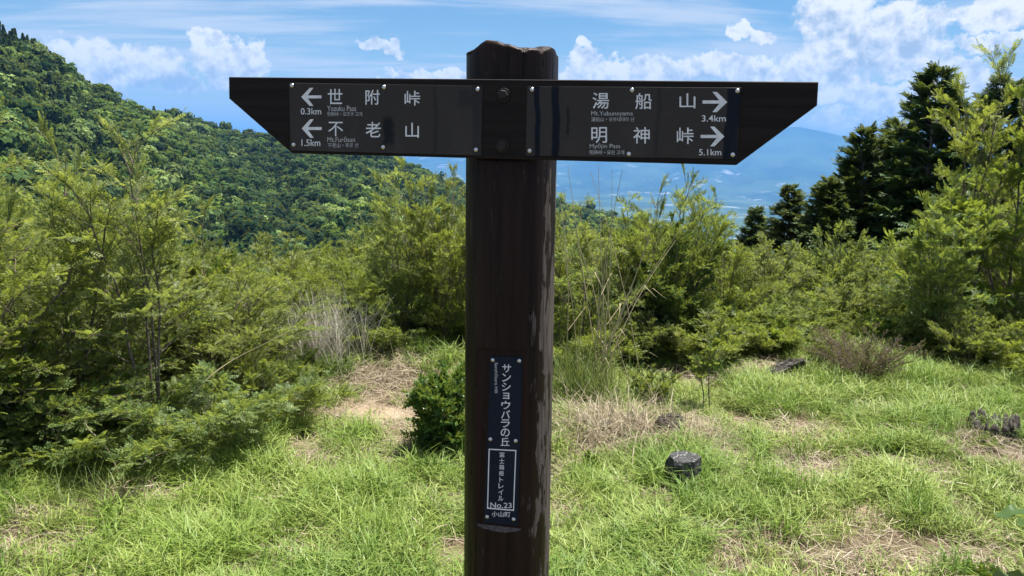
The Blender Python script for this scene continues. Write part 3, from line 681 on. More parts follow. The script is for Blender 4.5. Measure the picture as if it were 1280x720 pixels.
# ------------------------------------------------------------------ leaf prototypes (local +Y = growth direction, +Z = upper side)
def leaflet(p, ang, L, W, fold=0.12, droop=0.0):
    ca, sa = math.cos(ang), math.sin(ang)
    q = np.array([[0, 0, 0], [W, L * 0.5, fold * W * 2], [0, L, -droop * L], [-W, L * 0.5, fold * W * 2]])
    R2 = np.array([[ca, sa, 0], [-sa, ca, 0], [0, 0, 1]])
    return q @ R2.T + np.asarray(p, float)
def proto_pinnate(pairs=4, L=0.30, W=0.085, rach=0.012):
    V = [np.array([[-rach, 0, 0], [rach, 0, 0], [rach * .5, 0.9, -0.05], [-rach * .5, 0.9, -0.05]])]
    for k in range(pairs):
        y = 0.2 + 0.62 * k / max(1, pairs - 1); z = -0.06 * y * y; sz = 1 - 0.25 * abs(k / max(1, pairs - 1) - 0.45)
        for s_ in (-1, 1): V.append(leaflet((0, y, z), s_ * (1.15 - 0.25 * k / pairs), L * sz, W * sz, droop=0.15))
    V.append(leaflet((0, 0.86, -0.05), 0, L, W, droop=0.2))
    n_ = len(V); return np.concatenate(V), np.arange(n_ * 4).reshape(-1, 4)
def proto_sprig(n_=6, L=0.38, W=0.13, seed=1):
    g = np.random.default_rng(seed); V = [np.array([[-.012, 0, 0], [.012, 0, 0], [.006, 0.85, 0], [-.006, 0.85, 0]])]
    for k in range(n_):
        q = leaflet((0, 0, 0), 0, L * g.uniform(.8, 1.15), W * g.uniform(.85, 1.1), 0.15, 0.1)
        a = k * 2.4 + g.uniform(-.3, .3); pit = g.uniform(0.5, 0.95) * (1 if k < n_ - 1 else 0.2)
        d = np.array([math.cos(a) * math.sin(pit), math.cos(pit), math.sin(a) * math.sin(pit) * 0.7])
        R_ = frames(d[None], np.array([[0, 0.2, 1.0]]))[0]; V.append(q @ R_.T + [0, 0.12 + 0.75 * k / n_, 0])
    return np.concatenate(V), np.arange(len(V) * 4).reshape(-1, 4)
def proto_needle(seed=3):
    g = np.random.default_rng(seed); V = []
    for k in range(13):
        y = k / 13 * 0.85; s_ = -1 if k % 2 else 1
        q = leaflet((0, y, -0.12 * y * y), s_ * g.uniform(0.45, 0.8), 0.40 * (1 - 0.55 * y) * g.uniform(.8, 1.2), 0.055, 0.3, g.uniform(0, .4)); V.append(q)
    V.append(leaflet((0, 0.6, -.08), 0, 0.4, 0.05))
    return np.concatenate(V), np.arange(len(V) * 4).reshape(-1, 4)
PIN, PIN6, SPR, SPR8, NEE = proto_pinnate(), proto_pinnate(6, 0.26, 0.06), proto_sprig(6, 0.38, 0.16), proto_sprig(8, 0.34, 0.15, 5), proto_needle()

def rotz(v, a):
    c_, s_ = np.cos(a), np.sin(a); return np.stack([v[..., 0] * c_ - v[..., 1] * s_, v[..., 0] * s_ + v[..., 1] * c_, v[..., 2]], -1)

def grow(seed, H, W, nst, nsec, nter, proto, lsize, mat, bark, lpt=5, sec_len=0.42, sec_el=(0.25, 0.95), droop=0.35, ter_len=0.4, low=0.04, stem_r=0.010,
         young=1.0, arch=0.25, leaf_pitch=0.1, lean_min=0.05, fill=1.0):
    """a shrub: stems, side branches and twigs as tubes, compound leaves along the twigs; returns (branch mesh, leaf mesh)"""
    g = np.random.default_rng(seed); br = Acc(); LP, LD, LN, LS, LA = [], [], [], [], []
    UPV = np.array([0, 0, 1.0])
    for i in range(nst):
        a = 2 * math.pi * (i + g.uniform(-.35, .35)) / nst; L = H * g.uniform(0.62, 1.02) if i else H * 1.0
        lean = (lean_min + (1 - lean_min) * g.uniform(0, 1) ** 0.7) * W if i else 0.08 * W
        out = np.array([math.cos(a), math.sin(a), 0]); ts = np.linspace(0, 1, 9)
        wob = np.stack([g.normal(0, 1, 9), g.normal(0, 1, 9), np.zeros(9)], -1).cumsum(0) * 0.012 * H
        P = out * (0.04 + lean * ts[:, None] ** 1.25) + wob * ts[:, None] + UPV * (L * (ts - arch * (lean / max(W, .01)) * ts ** 3))[:, None]
        tube(br, P, stem_r * (1.05 - 0.85 * ts) * (0.7 + 0.5 * L / H), 6, 0.0)
        for k in range(nsec):
            t_ = low + (0.98 - low) * (k + g.uniform(0, 1)) / nsec
            f = t_ * 8; i0 = min(int(f), 7); p0 = P[i0] + (P[i0 + 1] - P[i0]) * (f - i0); tang = norm(P[i0 + 1] - P[i0])
            aa = a + g.normal(0, 1.1) + (math.pi * g.integers(0, 2) if lean < 0.3 * W else 0); e_ = g.uniform(*sec_el) + 0.35 * t_
            d = norm(np.array([math.cos(aa) * math.cos(e_), math.sin(aa) * math.cos(e_), math.sin(e_)]) + 0.35 * tang)
            SL = sec_len * H * (1.05 - 0.62 * t_) * g.uniform(0.55, 1.15)
            ss_ = np.linspace(0, 1, 6); S = p0 + d * (SL * ss_)[:, None] - UPV * (droop * SL * ss_ ** 2)[:, None] + g.normal(0, 0.012 * SL, (6, 3)) * ss_[:, None]
            tube(br, S, stem_r * 0.42 * (1 - 0.75 * ss_), 4, 0.3)
            for q in range(nter + 1):
                if q == nter: p1, td, TL = S[4], norm(S[5] - S[4]), SL * 0.22
                else:
                    f2 = (0.18 + 0.78 * (q + g.uniform(0, 1)) / nter) * 5; j0 = min(int(f2), 4); p1 = S[j0] + (S[j0 + 1] - S[j0]) * (f2 - j0)
                    td = norm(rotz(norm(S[j0 + 1] - S[j0]), (1 if q % 2 else -1) * g.uniform(0.5, 1.1)) + [0, 0, g.uniform(-0.1, 0.35)])
                    TL = ter_len * SL * (1.1 - 0.6 * f2 / 5) * g.uniform(0.6, 1.2) + 0.03
                p2 = p1 + td * TL - UPV * 0.12 * TL
                tube(br, [p1, (p1 + p2) / 2 + UPV * 0.02 * TL, p2], [stem_r * .16, stem_r * .12, stem_r * .06], 3, 0.6)
                nl = max(1, int(round(lpt * fill * (0.6 + 0.5 * TL / (0.12)) if TL > 0.05 else lpt * 0.6)))
                for r in range(nl):
                    u_ = (r + 0.6) / nl; b = g.uniform(0.5, 1.15) * (1 if r % 2 else -1) * (1.0 if r < nl - 1 else 0.1)
                    ld = rotz(td, b); ld = norm(ld + [0, 0, g.normal(leaf_pitch, 0.42)])
                    LP.append(p1 + (p2 - p1) * u_); LD.append(ld); LN.append(norm(UPV + g.normal(0, 0.6, 3))); LS.append(lsize * g.uniform(0.6, 1.15))
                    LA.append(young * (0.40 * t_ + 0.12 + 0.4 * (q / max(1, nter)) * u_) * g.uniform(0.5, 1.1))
    LP, LD, LN = map(np.array, (LP, LD, LN)); lf = Acc(); k = len(proto[0])
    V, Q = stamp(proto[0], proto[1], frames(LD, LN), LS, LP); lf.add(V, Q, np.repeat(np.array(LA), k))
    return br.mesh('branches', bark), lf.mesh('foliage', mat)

def place(kind, name, label, cat, px, Y, top=None, base_h=None, wide=1.0, rot=0.0, group=None, s=None, tilt=(0, 0), sink=0.02):
    """stand one shrub where the photo shows it; its height comes from where its tip is seen"""
    d = ray(px, 400); x = CAM[0] + d[0] / d[1] * Y; z = float(gz(x, Y))
    if top is not None: s = (at(px, top, Y)[2] - z) / base_h
    br_me, lf_me = kind
    o = obj(name, None, None, Vector((x, Y, z - sink)), label=label, category=cat)
    if group: o['group'] = group
    o.rotation_euler = (tilt[0], tilt[1], rot); o.scale = (s * wide, s * wide, s)
    obj('branches', br_me, o); obj('foliage', lf_me, o)
    return o

ROSE1 = grow(1, 1.9, 0.75, 9, 13, 6, PIN, 0.062, M['leaf_rose'], M['bark'], 5, droop=0.3)
ROSE2 = grow(2, 1.8, 0.95, 11, 12, 6, PIN, 0.060, M['leaf_rose'], M['bark'], 5, droop=0.45, arch=0.4)
TALL = grow(3, 2.1, 0.32, 4, 15, 6, PIN, 0.066, M['leaf_feather'], M['bark'], 5, sec_len=0.34, sec_el=(0.2, 0.8), droop=0.25, low=0.3)
FEATH1 = grow(4, 2.1, 0.80, 10, 13, 7, PIN6, 0.065, M['leaf_feather'], M['bark'], 6, sec_len=0.42, droop=0.3, arch=0.3)
FEATH2 = grow(5, 1.9, 1.0, 12, 12, 7, PIN6, 0.060, M['leaf_feather'], M['bark'], 6, sec_len=0.40, droop=0.5, arch=0.45)
DARK1 = grow(6, 1.9, 0.75, 11, 14, 6, SPR8, 0.075, M['leaf_dark'], M['bark'], 6, sec_len=0.40, droop=0.2, young=0.8)
BRIGHT = grow(7, 2.2, 0.7, 8, 14, 6, PIN6, 0.088, M['leaf_bright'], M['bark'], 6, sec_len=0.38, droop=0.35)
OLIVE = grow(8, 1.2, 0.8, 12, 11, 6, SPR, 0.06, M['leaf_olive'], M['bark_grey'], 5, sec_len=0.5, droop=0.3, stem_r=0.007)
BOX = grow(9, 0.5, 0.26, 12, 11, 6, SPR8, 0.055, M['leaf_box'], M['bark'], 5, sec_len=0.42, droop=0.15, stem_r=0.005, low=0.04, sec_el=(-0.1, 0.6))
LOWB = grow(10, 0.6, 0.62, 12, 10, 6, PIN, 0.06, M['leaf_rose'], M['bark'], 5, sec_len=0.55, droop=0.4, stem_r=0.005, arch=0.5)
LOWS = grow(12, 0.5, 0.32, 9, 9, 5, SPR, 0.055, M['leaf_olive'], M['bark'], 4, sec_len=0.45, droop=0.2, stem_r=0.004)
DEAD = grow(13, 0.55, 0.45, 30, 12, 8, SPR, 0.022, M['leaf_dead'], M['twig_dead'], 1, sec_len=0.42, droop=0.1, stem_r=0.005, fill=0.5)
SAPL = grow(14, 0.62, 0.10, 2, 9, 4, SPR, 0.062, M['leaf_olive'], M['bark'], 4, sec_len=0.30, sec_el=(0.2, .7), droop=0.1, low=0.5, stem_r=0.006, lean_min=0.5)
TREE_R = grow(15, 3.0, 1.0, 6, 15, 6, PIN6, 0.115, M['leaf_bright'], M['bark'], 5, sec_len=0.36, droop=0.35, low=0.2, stem_r=0.016)
BROAD = grow(16, 0.5, 0.4, 9, 7, 4, SPR, 0.11, M['leaf_bright'], M['bark'], 4, sec_len=0.45, droop=0.3, stem_r=0.004)

# left side
place(ROSE2, 'wild_rose_shrub', 'airy green shrub cut off by the left edge of the photo', 'shrub', -30, 3.7, 165, 1.8, 1.0, 0.4)
place(ROSE1, 'wild_rose_shrub', 'wide fine-leaved shrub left of the tall thin-stemmed sapling', 'shrub', 85, 4.1, 180, 1.9, 1.05, 1.9)
place(TALL, 'sapling', 'tall thin-stemmed sapling with yellow-green top against the hill at left', 'sapling', 186, 3.9, 160, 2.1, 1.0, 0.7)
place(ROSE2, 'wild_rose_shrub', 'arching fine-leaved shrub right of the tall sapling', 'shrub', 265, 4.6, 268, 1.8, 0.95, 2.6)
place(FEATH2, 'wild_rose_shrub', 'feathery shrub behind the pale dry grass clump left of the signpost', 'shrub', 360, 5.9, 288, 1.9, 0.9, 0.3)
place(LOWB, 'low_shrub', 'low spreading shrub at the foot of the tall sapling', 'shrub', 250, 3.75, 455, 0.6, 1.15, 1.0)
place(LOWB, 'low_shrub', 'low sprawling shrub reaching toward the bare soil patch', 'shrub', 335, 4.3, 448, 0.6, 1.05, 2.9)
place(DARK1, 'dark_shrub', 'small dark shrub at the left end of the bare soil patch', 'shrub', 385, 4.9, 432, 1.9, 1.0, 2.9)
place(LOWB, 'low_shrub', 'low shrub in deep shade beneath the left edge foliage', 'shrub', 70, 3.6, 470, 0.6, 1.3, 4.4)
# middle
place(FEATH1, 'feathery_shrub', 'tall feathery yellow-green shrub just left of the signpost', 'shrub', 505, 5.9, 203, 2.1, 0.85, 0.9)
place(FEATH2, 'feathery_shrub', 'lower feathery shrub between the dry grass clump and the tall shrub by the post', 'shrub', 440, 6.6, 285, 1.9, 0.75, 2.0)
place(FEATH1, 'feathery_shrub', 'feathery shrub hidden mostly behind the signpost', 'shrub', 600, 6.2, 222, 2.1, 0.8, 3.3)
place(FEATH2, 'feathery_shrub', 'yellow-green shrub with reed stalks just right of the signpost', 'shrub', 730, 5.7, 244, 1.9, 0.72, 4.1)
place(ROSE1, 'wild_rose_shrub', 'big shrub right of the signpost, its tip against the blue mountain', 'shrub', 845, 6.1, 208, 1.9, 0.78, 1.2)
place(DARK1, 'dark_shrub', 'dark inner shrub below the big shrub right of the signpost', 'shrub', 838, 5.95, 285, 1.9, 0.95, 1.2)
place(FEATH1, 'feathery_shrub', 'pale green feathery top behind the big shrub against the blue mountain', 'shrub', 880, 6.9, 238, 2.1, 0.70, 5.1)
place(OLIVE, 'olive_shrub', 'grey-green bush right of the big shrub against the blue mountain', 'shrub', 955, 7.0, 300, 1.2, 0.85, 0.5)
place(ROSE2, 'wild_rose_shrub', 'rounded leafy shrub at the left flank of the big shrub against the blue mountain', 'shrub', 808, 6.2, 236, 1.8, 0.7, 0.7)
place(FEATH2, 'feathery_shrub', 'rounded feathery shrub at the right flank of the big shrub against the blue mountain', 'shrub', 905, 6.4, 262, 1.9, 0.72, 3.6)
place(FEATH1, 'feathery_shrub', 'full yellow-green shrub touching the right edge of the post', 'shrub', 700, 6.1, 246, 2.1, 0.85, 0.2)
place(FEATH2, 'feathery_shrub', 'yellow-green shrub between the reeds and the big shrub against the blue mountain', 'shrub', 785, 6.3, 240, 1.9, 0.72, 2.8)
place(FEATH1, 'feathery_shrub', 'tall feathery shrub between the tallest one and the post', 'shrub', 560, 5.8, 212, 2.1, 0.8, 4.6)
place(LOWB, 'low_shrub', 'low shrub filling the foot of the tall feathery shrub left of the post', 'shrub', 480, 5.5, 392, 0.6, 1.0, 0.3)
place(LOWB, 'low_shrub', 'low shrub at the foot of the reeds right of the post', 'shrub', 715, 5.5, 385, 0.6, 1.0, 2.2)
place(OLIVE, 'olive_shrub', 'grey-green low bush at the foot of the big shrub against the blue mountain', 'shrub', 800, 5.6, 392, 1.2, 1.0, 1.7)
place(LOWB, 'low_shrub', 'low green shrub right of the foot of the big shrub against the blue mountain', 'shrub', 880, 5.6, 388, 0.6, 1.0, 5.2)
place(DARK1, 'dark_shrub', 'dense dark shrub in the shade behind the tall sapling', 'shrub', 200, 4.9, 300, 1.9, 1.1, 0.9)
place(ROSE1, 'wild_rose_shrub', 'fine-leaved shrub behind the low sprawling shrub near the bare soil', 'shrub', 320, 5.0, 340, 1.9, 1.3, 3.9)
place(ROSE2, 'wild_rose_shrub', 'fine-leaved shrub low in front at the left edge', 'shrub', 20, 3.75, 330, 1.8, 1.2, 5.3)
# right
place(OLIVE, 'olive_shrub', 'grey-green bush below the small conifer tips at right', 'shrub', 1040, 7.6, 285, 1.2, 0.9, 2.5)
place(BRIGHT, 'ash_sapling', 'light green pinnate-leaved shrub standing before the dark conifers', 'shrub', 1168, 6.2, 222, 2.2, 0.82, 0.2)
place(TREE_R, 'broadleaf_tree', 'light green small tree cut off by the right edge of the photo', 'tree', 1262, 6.6, 118, 3.0, 1.05, 2.3)
place(TALL, 'broadleaf_sapling', 'slender bare-stemmed sapling tip rising against the clouds at right', 'sapling', 1200, 6.9, 66, 2.1, 0.85, 2.2)
place(OLIVE, 'olive_shrub', 'low grey-green bush at the foot of the light green pinnate-leaved shrub', 'shrub', 1215, 5.7, 385, 1.2, 0.9, 4.4)
place(LOWB, 'low_shrub', 'low green shrub at right edge beneath the small tree', 'shrub', 1285, 5.6, 400, 0.6, 1.1, 0.6)
place(DEAD, 'dead_bush', 'brown leafless twiggy bush on the grass at right', 'shrub', 1085, 5.3, 410, 0.55, 1.3, 0.6)
place(OLIVE, 'olive_shrub', 'small green bush against the left side of the brown leafless bush', 'shrub', 1040, 5.7, 412, 1.2, 1.2, 3.2)
place(BROAD, 'leafy_herb', 'bright broad-leaved plant between the two grey-green bushes', 'plant', 930, 6.1, 395, 0.5, 1.2, 1.2)
# small ones in the clearing
place(BOX, 'box_shrub', 'small dense round shrub with glossy leaves touching the left of the post', 'shrub', 562, 3.85, 462, 0.5, 0.85, 0.8)
place(SAPL, 'sapling', 'little two-stemmed sapling standing alone in the grass right of the post', 'sapling', 893, 4.55, 432, 0.62, 1.0, 0.3)
place(LOWS, 'low_shrub', 'small pale bush on the dead grass mound right of the post', 'shrub', 818, 4.75, 458, 0.5, 1.0, 1.3)

# conifers on the right: trunk, whorled drooping limbs, flat sprays
def conifer(seed, H, W, nl=44):
    g = np.random.default_rng(seed); tr, br = Acc(), Acc(); LP, LD, LN, LS, LA = [], [], [], [], []
    zz = np.linspace(0, 1, 10); tube(tr, np.stack([0.03 * np.sin(zz * 5), 0.03 * np.cos(zz * 4), zz * H], -1), 0.022 * H * (1.02 - zz), 7)
    for i in range(nl):
        h = 0.08 + 0.90 * (i / nl) ** 0.9
        for k in range(5):
            a = g.uniform(0, 6.283); L = W * (1 - h) ** 0.62 * g.uniform(0.6, 1.15) + 0.05 * W
            d = np.array([math.cos(a), math.sin(a), g.uniform(0.0, 0.45) + 0.5 * h]); s_ = np.linspace(0, 1, 6)
            P = np.array([0, 0, h * H]) + norm(d) * (L * s_)[:, None] - np.array([0, 0, 1]) * (0.22 * L * s_ ** 2)[:, None]
            tube(br, P, 0.012 * (1 - 0.8 * s_) * (0.5 + L), 3)
            ns = int(9 + 20 * L)
            for q in range(ns):
                u_ = 0.2 + 0.8 * (q + g.uniform(0, 1)) / ns; f = u_ * 5; j0 = min(int(f), 4)
                LP.append(P[j0] + (P[j0 + 1] - P[j0]) * (f - j0) + g.normal(0, 0.03, 3)); LD.append(norm(rotz(norm(d), g.uniform(-1.1, 1.1)) + [0, 0, g.uniform(-0.5, 0.3)]))
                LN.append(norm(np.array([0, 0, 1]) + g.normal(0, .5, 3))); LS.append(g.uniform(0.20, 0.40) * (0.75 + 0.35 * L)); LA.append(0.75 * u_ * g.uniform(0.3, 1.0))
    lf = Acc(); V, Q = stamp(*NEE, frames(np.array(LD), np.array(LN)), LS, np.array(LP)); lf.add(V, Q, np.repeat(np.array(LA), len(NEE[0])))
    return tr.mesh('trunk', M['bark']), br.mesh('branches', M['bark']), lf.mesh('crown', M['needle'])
CON = [conifer(31, 6.0, 2.1), conifer(32, 5.0, 1.75)]
def place_con(k, label, px, Y, top, H, rot, wide=1.0):
    d = ray(px, 300); x = d[0] / d[1] * Y; z = float(gz(x, Y)) - 0.1; s = (at(px, top, Y)[2] - z) / H
    o = obj('conifer_tree', None, None, Vector((x, Y, z)), label=label, category='tree', group='dark conifers behind the right-hand shrubs'); o.scale = (s * wide, s * wide, s); o.rotation_euler = (0, 0, rot)
    for nm, me in zip(('trunk', 'branches', 'crown'), CON[k]): obj(nm, me, o)
place_con(0, 'tallest dark conifer at right, its rounded top against the clouds', 1150, 13.0, 86, 6.0, 0.4, 0.95)
place_con(0, 'dark conifer with a narrow pointed top left of the tallest conifer', 1069, 13.5, 158, 6.0, 2.0, 0.80)
place_con(1, 'bushy dark conifer filling the gap left of the tallest conifer', 1112, 14.5, 150, 5.0, 1.1, 1.0)
place_con(1, 'small dark conifer second from the left in the conifer row', 984, 14.0, 232, 5.0, 3.0, 0.95)
place_con(1, 'smallest dark conifer tip at the left end of the row', 943, 15.0, 259, 5.0, 5.0, 0.9)
place_con(1, 'dark conifer low in front between the second and third tops', 1030, 13.2, 222, 5.0, 0.2, 1.0)
place_con(0, 'dark conifer behind the light green small tree at right edge', 1235, 12.5, 95, 6.0, 4.0, 0.9)

# the rows of shrubs going down the slope behind, one green mass
rng = np.random.default_rng(77)
def merged(kind):
    b, l = kind; me = bpy.data.meshes.new('thicket_piece'); bm_ = bmesh.new(); bm_.from_mesh(l); bm_.to_mesh(me); bm_.free(); return l
pos_, sc__ = [], []
for _ in range(420):
    px = rng.uniform(-250, 1530); Y = (rng.uniform(6.4, 14.0) if px < 900 else rng.uniform(7.2, 13)) if px > 330 or rng.uniform() < .4 else rng.uniform(4.6, 8)
    d = ray(px, 400); x = d[0] / d[1] * Y; z = float(gz(x, Y))
    lim = at(px, float(np.interp(px, [-200, 0, 200, 300, 420, 520, 600, 700, 850, 930, 1000, 1100, 1180, 1280], [205, 220, 265, 300, 300, 250, 250, 265, 262, 305, 305, 300, 260, 200])), Y)[2]
    h = (lim - z) * rng.uniform(0.55, 0.97); pos_.append((x, Y, z - 0.03)); sc__.append(np.clip(h / 1.9, 0.25, 1.8))
kinds_ = list(rng.choice(5, len(pos_), p=[.3, .25, .15, .2, .1]))
for _ in range(330):                                            # low growth along the front of the thicket
    px = rng.uniform(-120, 1400); front = float(np.interp(px, [-100, 120, 330, 430, 590, 690, 900, 1000, 1120, 1180, 1300], [4.5, 4.6, 5.2, 5.9, 5.9, 5.4, 5.6, 6.2, 6.3, 5.9, 5.7]))
    Y = front + rng.uniform(0, 1) ** 1.4 * 2.2; d = ray(px, 400); x = d[0] / d[1] * Y
    pos_.append((x, Y, float(gz(x, Y)) - 0.02)); k_ = rng.integers(5, 9); kinds_.append(k_)
    sc__.append(rng.uniform(0.5, 1.0) * (0.55 + 0.35 * (Y - front)) * (0.62 if k_ == 5 else 1.05))
pos_ = np.array(pos_); sc__ = np.array(sc__); nn = len(pos_); kinds_ = np.array(kinds_)
scatter('background_thicket', [ROSE2[1], FEATH2[1], DARK1[1], FEATH1[1], ROSE2[1], OLIVE[1], LOWB[1], LOWS[1], BROAD[1]], pos_, np.stack([np.zeros(nn), np.zeros(nn), rng.uniform(0, 6.28, nn)], -1),
        np.stack([sc__ * 0.95, sc__ * 0.95, sc__], -1), kinds_, 'unbroken thicket of green shrubs behind the clearing', 'thicket')

# ------------------------------------------------------------------ grass, straw
def tuft(seed, n_, L, Wd, spread, bend, mat, flat_=0.0, rad_=0.03):
    g = np.random.default_rng(seed); V, A_ = [], []
    for i in range(n_):
        a = g.uniform(0, 6.283); d = np.array([math.cos(a), math.sin(a), 0]); sd = np.array([-d[1], d[0], 0]); ro = g.normal(0, rad_, 3) * [1, 1, 0]
        l = L * g.uniform(0.45, 1.15); sp = spread * g.uniform(0.1, 1.0); bd = bend * g.uniform(0.4, 1.2); w_ = Wd * g.uniform(.6, 1.2)
        up = math.sqrt(max(0.02, 1 - sp * sp))
        if flat_: sd = norm(sd + np.array([0, 0, g.uniform(-.6, .6)]))
        mid = ro + l * (d * sp * 0.5 + np.array([0, 0, up * 0.55])); tip = ro + l * (d * (sp + bd * 0.5) + np.array([0, 0, up * (1 - bd * .55)]))
        if flat_:
            z0 = g.uniform(0.0, flat_); ro = ro + [0, 0, z0]; mid = ro + l * 0.5 * d + [0, 0, g.uniform(-.25, .5) * flat_]; tip = ro + l * d + sd * g.normal(0, .15) * l; tip[2] = max(0.0, z0 * g.uniform(0, 1.4))
        V += [ro - sd * w_ * .4, ro + sd * w_ * .4, mid + sd * w_ * .5, mid - sd * w_ * .5, mid - sd * w_ * .5, mid + sd * w_ * .5, tip + sd * w_ * .08, tip - sd * w_ * .08]
        A_ += [0, 0, .6, .6, .6, .6, 1, 1]
    acc = Acc(); acc.add(np.array(V), np.arange(len(V)).reshape(-1, 4), np.array(A_)); return acc.mesh('tuft', mat)
T_GREEN = [tuft(300 + i, 40, 0.10, 0.0033, 0.8, 0.6, M['grass'], rad_=0.035) for i in range(4)]
T_SEDGE = [tuft(320 + i, 70, 0.20, 0.0036, 0.85, 0.75, M['sedge'], rad_=0.03) for i in range(3)]
T_STRAW = [tuft(340 + i, 34, 0.16, 0.0027, 1, 0, M['straw'], flat_=0.04, rad_=0.05) for i in range(4)]
T_DRY = [tuft(360 + i, 40, 0.20, 0.0032, 0.95, 0.9, M['straw'], rad_=0.03) for i in range(2)]
rng = np.random.default_rng(5)
def field(n_, x0=-6.5, x1=6.5, y0=1.3, y1=9.5): return rng.uniform(x0, x1, n_), rng.uniform(y0, y1, n_)
def scat(name, protos, x, y, s, label, cat, hz=1.0, tl=0.12):
    n_ = len(x); z = gz(x, y)
    scatter(name, protos, np.stack([x, y, z - 0.004], -1), np.stack([rng.normal(0, tl, n_), rng.normal(0, tl, n_), rng.uniform(0, 6.28, n_)], -1), np.stack([s, s, s * hz], -1), rng.integers(0, len(protos), n_), label, cat)
x, y = field(70000)
gn = fbm(x * 1.5, y * 1.5, 4, 91); g2 = fbm(x * 5.5, y * 5.5, 3, 93); st = patch_val(x, y, 'straw'); ba = patch_val(x, y, 'bare')
pg = (0.06 + 0.94 * sstep(0.38, 0.56, g2)) * sstep(0.26, 0.50, gn) * (1 - 0.68 * st) * (1 - 0.96 * ba); k = rng.uniform(0, 1, len(x)) < pg * 0.95 + 0.03
scat('grass', T_GREEN, x[k], y[k], rng.uniform(0.6, 1.3, k.sum()) * (0.55 + 0.5 * gn[k] + 0.6 * sstep(0.4, 0.7, g2[k])), 'fresh green grass across the clearing', 'grass')
x, y = field(9000); gn = fbm(x * 1.1 + 40, y * 1.1, 3, 97); st = patch_val(x, y, 'straw') + patch_val(x, y, 'bare')
k = (gn + 0.5 * (fbm(x * 4, y * 4, 2, 99) - 0.5) > 0.50) & (st < 0.45)
scat('sedge_grass', T_SEDGE, x[k], y[k], rng.uniform(0.5, 1.15, k.sum()), 'longer bright green grass tufts in the clearing', 'grass')
x, y = field(26000); gn = fbm(x * 1.5, y * 1.5, 4, 91); st = patch_val(x, y, 'straw'); ba = patch_val(x, y, 'bare')
k = rng.uniform(0, 1, len(x)) < np.clip(0.15 + 0.55 * st - 0.5 * ba + 0.5 * sstep(0.42, 0.28, gn), 0, 1)
scat('dry_straw', T_STRAW, x[k], y[k], rng.uniform(0.6, 1.3, k.sum()), 'pale dead straw lying flat between the grass', 'straw')
x, y = field(2600); st = patch_val(x, y, 'straw'); k = rng.uniform(0, 1, len(x)) < 0.10 + 0.6 * st
scat('dry_grass', T_DRY, x[k], y[k], rng.uniform(0.5, 1.1, k.sum()), 'withered bent grass tufts among the green', 'grass', 0.7)
x, y = field(420); g2 = fbm(x * 2, y * 2, 2, 111); k = (g2 > 0.5) & (patch_val(x, y, 'bare') < 0.2)
scat('weeds', [LOWS[1], BROAD[1], LOWB[1]], x[k], y[k], rng.uniform(0.07, 0.17, k.sum()), 'small leafy weeds dotted through the grass', 'weeds')
# ------------------------------------------------------------------ stones, stumps, reeds, single stems
def n3(P, s, seed):
    return (vnoise(P[:, 0] * s + P[:, 2] * s * 0.7 + 3, P[:, 1] * s - P[:, 2] * s * 0.6, seed) + vnoise(P[:, 1] * s + 9, P[:, 2] * s + P[:, 0] * 0.3 * s, seed + 1)
            + vnoise(P[:, 2] * s - 5, P[:, 0] * s + 2, seed + 2)) / 3 - 0.5
def lump_mesh(name, seed, size, mat, planes=9, flat_top=None, rough=0.12, sub=5):
    bm_ = bmesh.new(); bmesh.ops.create_icosphere(bm_, subdivisions=sub, radius=1.0); me = bpy.data.meshes.new(name); bm_.to_mesh(me); bm_.free()
    P = np.empty(len(me.vertices) * 3, np.float32); me.vertices.foreach_get('co', P); P = P.reshape(-1, 3).astype(float)
    g = np.random.default_rng(seed); nn_ = norm(g.normal(0, 1, (planes, 3))); dd = g.uniform(0.55, 0.85, planes)
    if flat_top: nn_ = np.concatenate([nn_, [[0.05, -0.05, 1], [0, -1, 0.1], [1, 0.2, 0], [-1, 0.1, 0.1]]]); nn_ = norm(nn_); dd = np.concatenate([dd, [flat_top, 0.72, 0.78, 0.8]])
    for a, b in zip(nn_, dd):
        e_ = P @ a - b; P = P - np.where(e_ > 0, e_, 0)[:, None] * a * 0.97
    P = P * (1 + rough * n3(P, 2.5, seed) + rough * 0.6 * n3(P, 7, seed + 5) + rough * 0.4 * n3(P, 17, seed + 9))[:, None]
    me.vertices.foreach_set('co', (P * size).astype(np.float32).ravel()); me.update(); me.materials.append(mat); return me
def stone_mat(name, dark, light, spot, amt):
    m, t = new_mat(name); oc = t.n('ShaderNodeTexCoord').outputs['Object']
    a = t.noise(oc, 30, 6, 0.7); b = t.noise(oc, 75, 5, 0.65); nz = t.sep(t.n('ShaderNodeNewGeometry').outputs['Normal'])[2]
    c = t.mix(t.ss(a, 0.3, 0.7), dark, light)
    c = t.mix(t.ss(t.m('ADD', b, t.m('MULTIPLY', nz, 0.10)), amt, amt + 0.08), c, spot)
    bp = t.n('ShaderNodeBump', {'Strength': 0.7, 'Distance': 0.006, 'Height': t.m('ADD', a, t.m('MULTIPLY', b, .5))})
    pr = t.n('ShaderNodeBsdfPrincipled', {'Base Color': c, 'Roughness': 0.85, 'Specular IOR Level': 0.25, 'Normal': bp.outputs[0]})
    t.n('ShaderNodeOutputMaterial', {0: pr.outputs[0]}); return m
M['stone'] = stone_mat('stone', (0.018, 0.018, 0.018), (0.06, 0.06, 0.057), (0.26, 0.26, 0.25), 0.65)
M['stone_grey'] = stone_mat('stone_grey', (0.05, 0.046, 0.04), (0.13, 0.12, 0.105), (0.33, 0.32, 0.30), 0.60)
M['old_wood'] = stone_mat('old_wood', (0.012, 0.010, 0.008), (0.06, 0.052, 0.043), (0.20, 0.18, 0.16), 0.66)
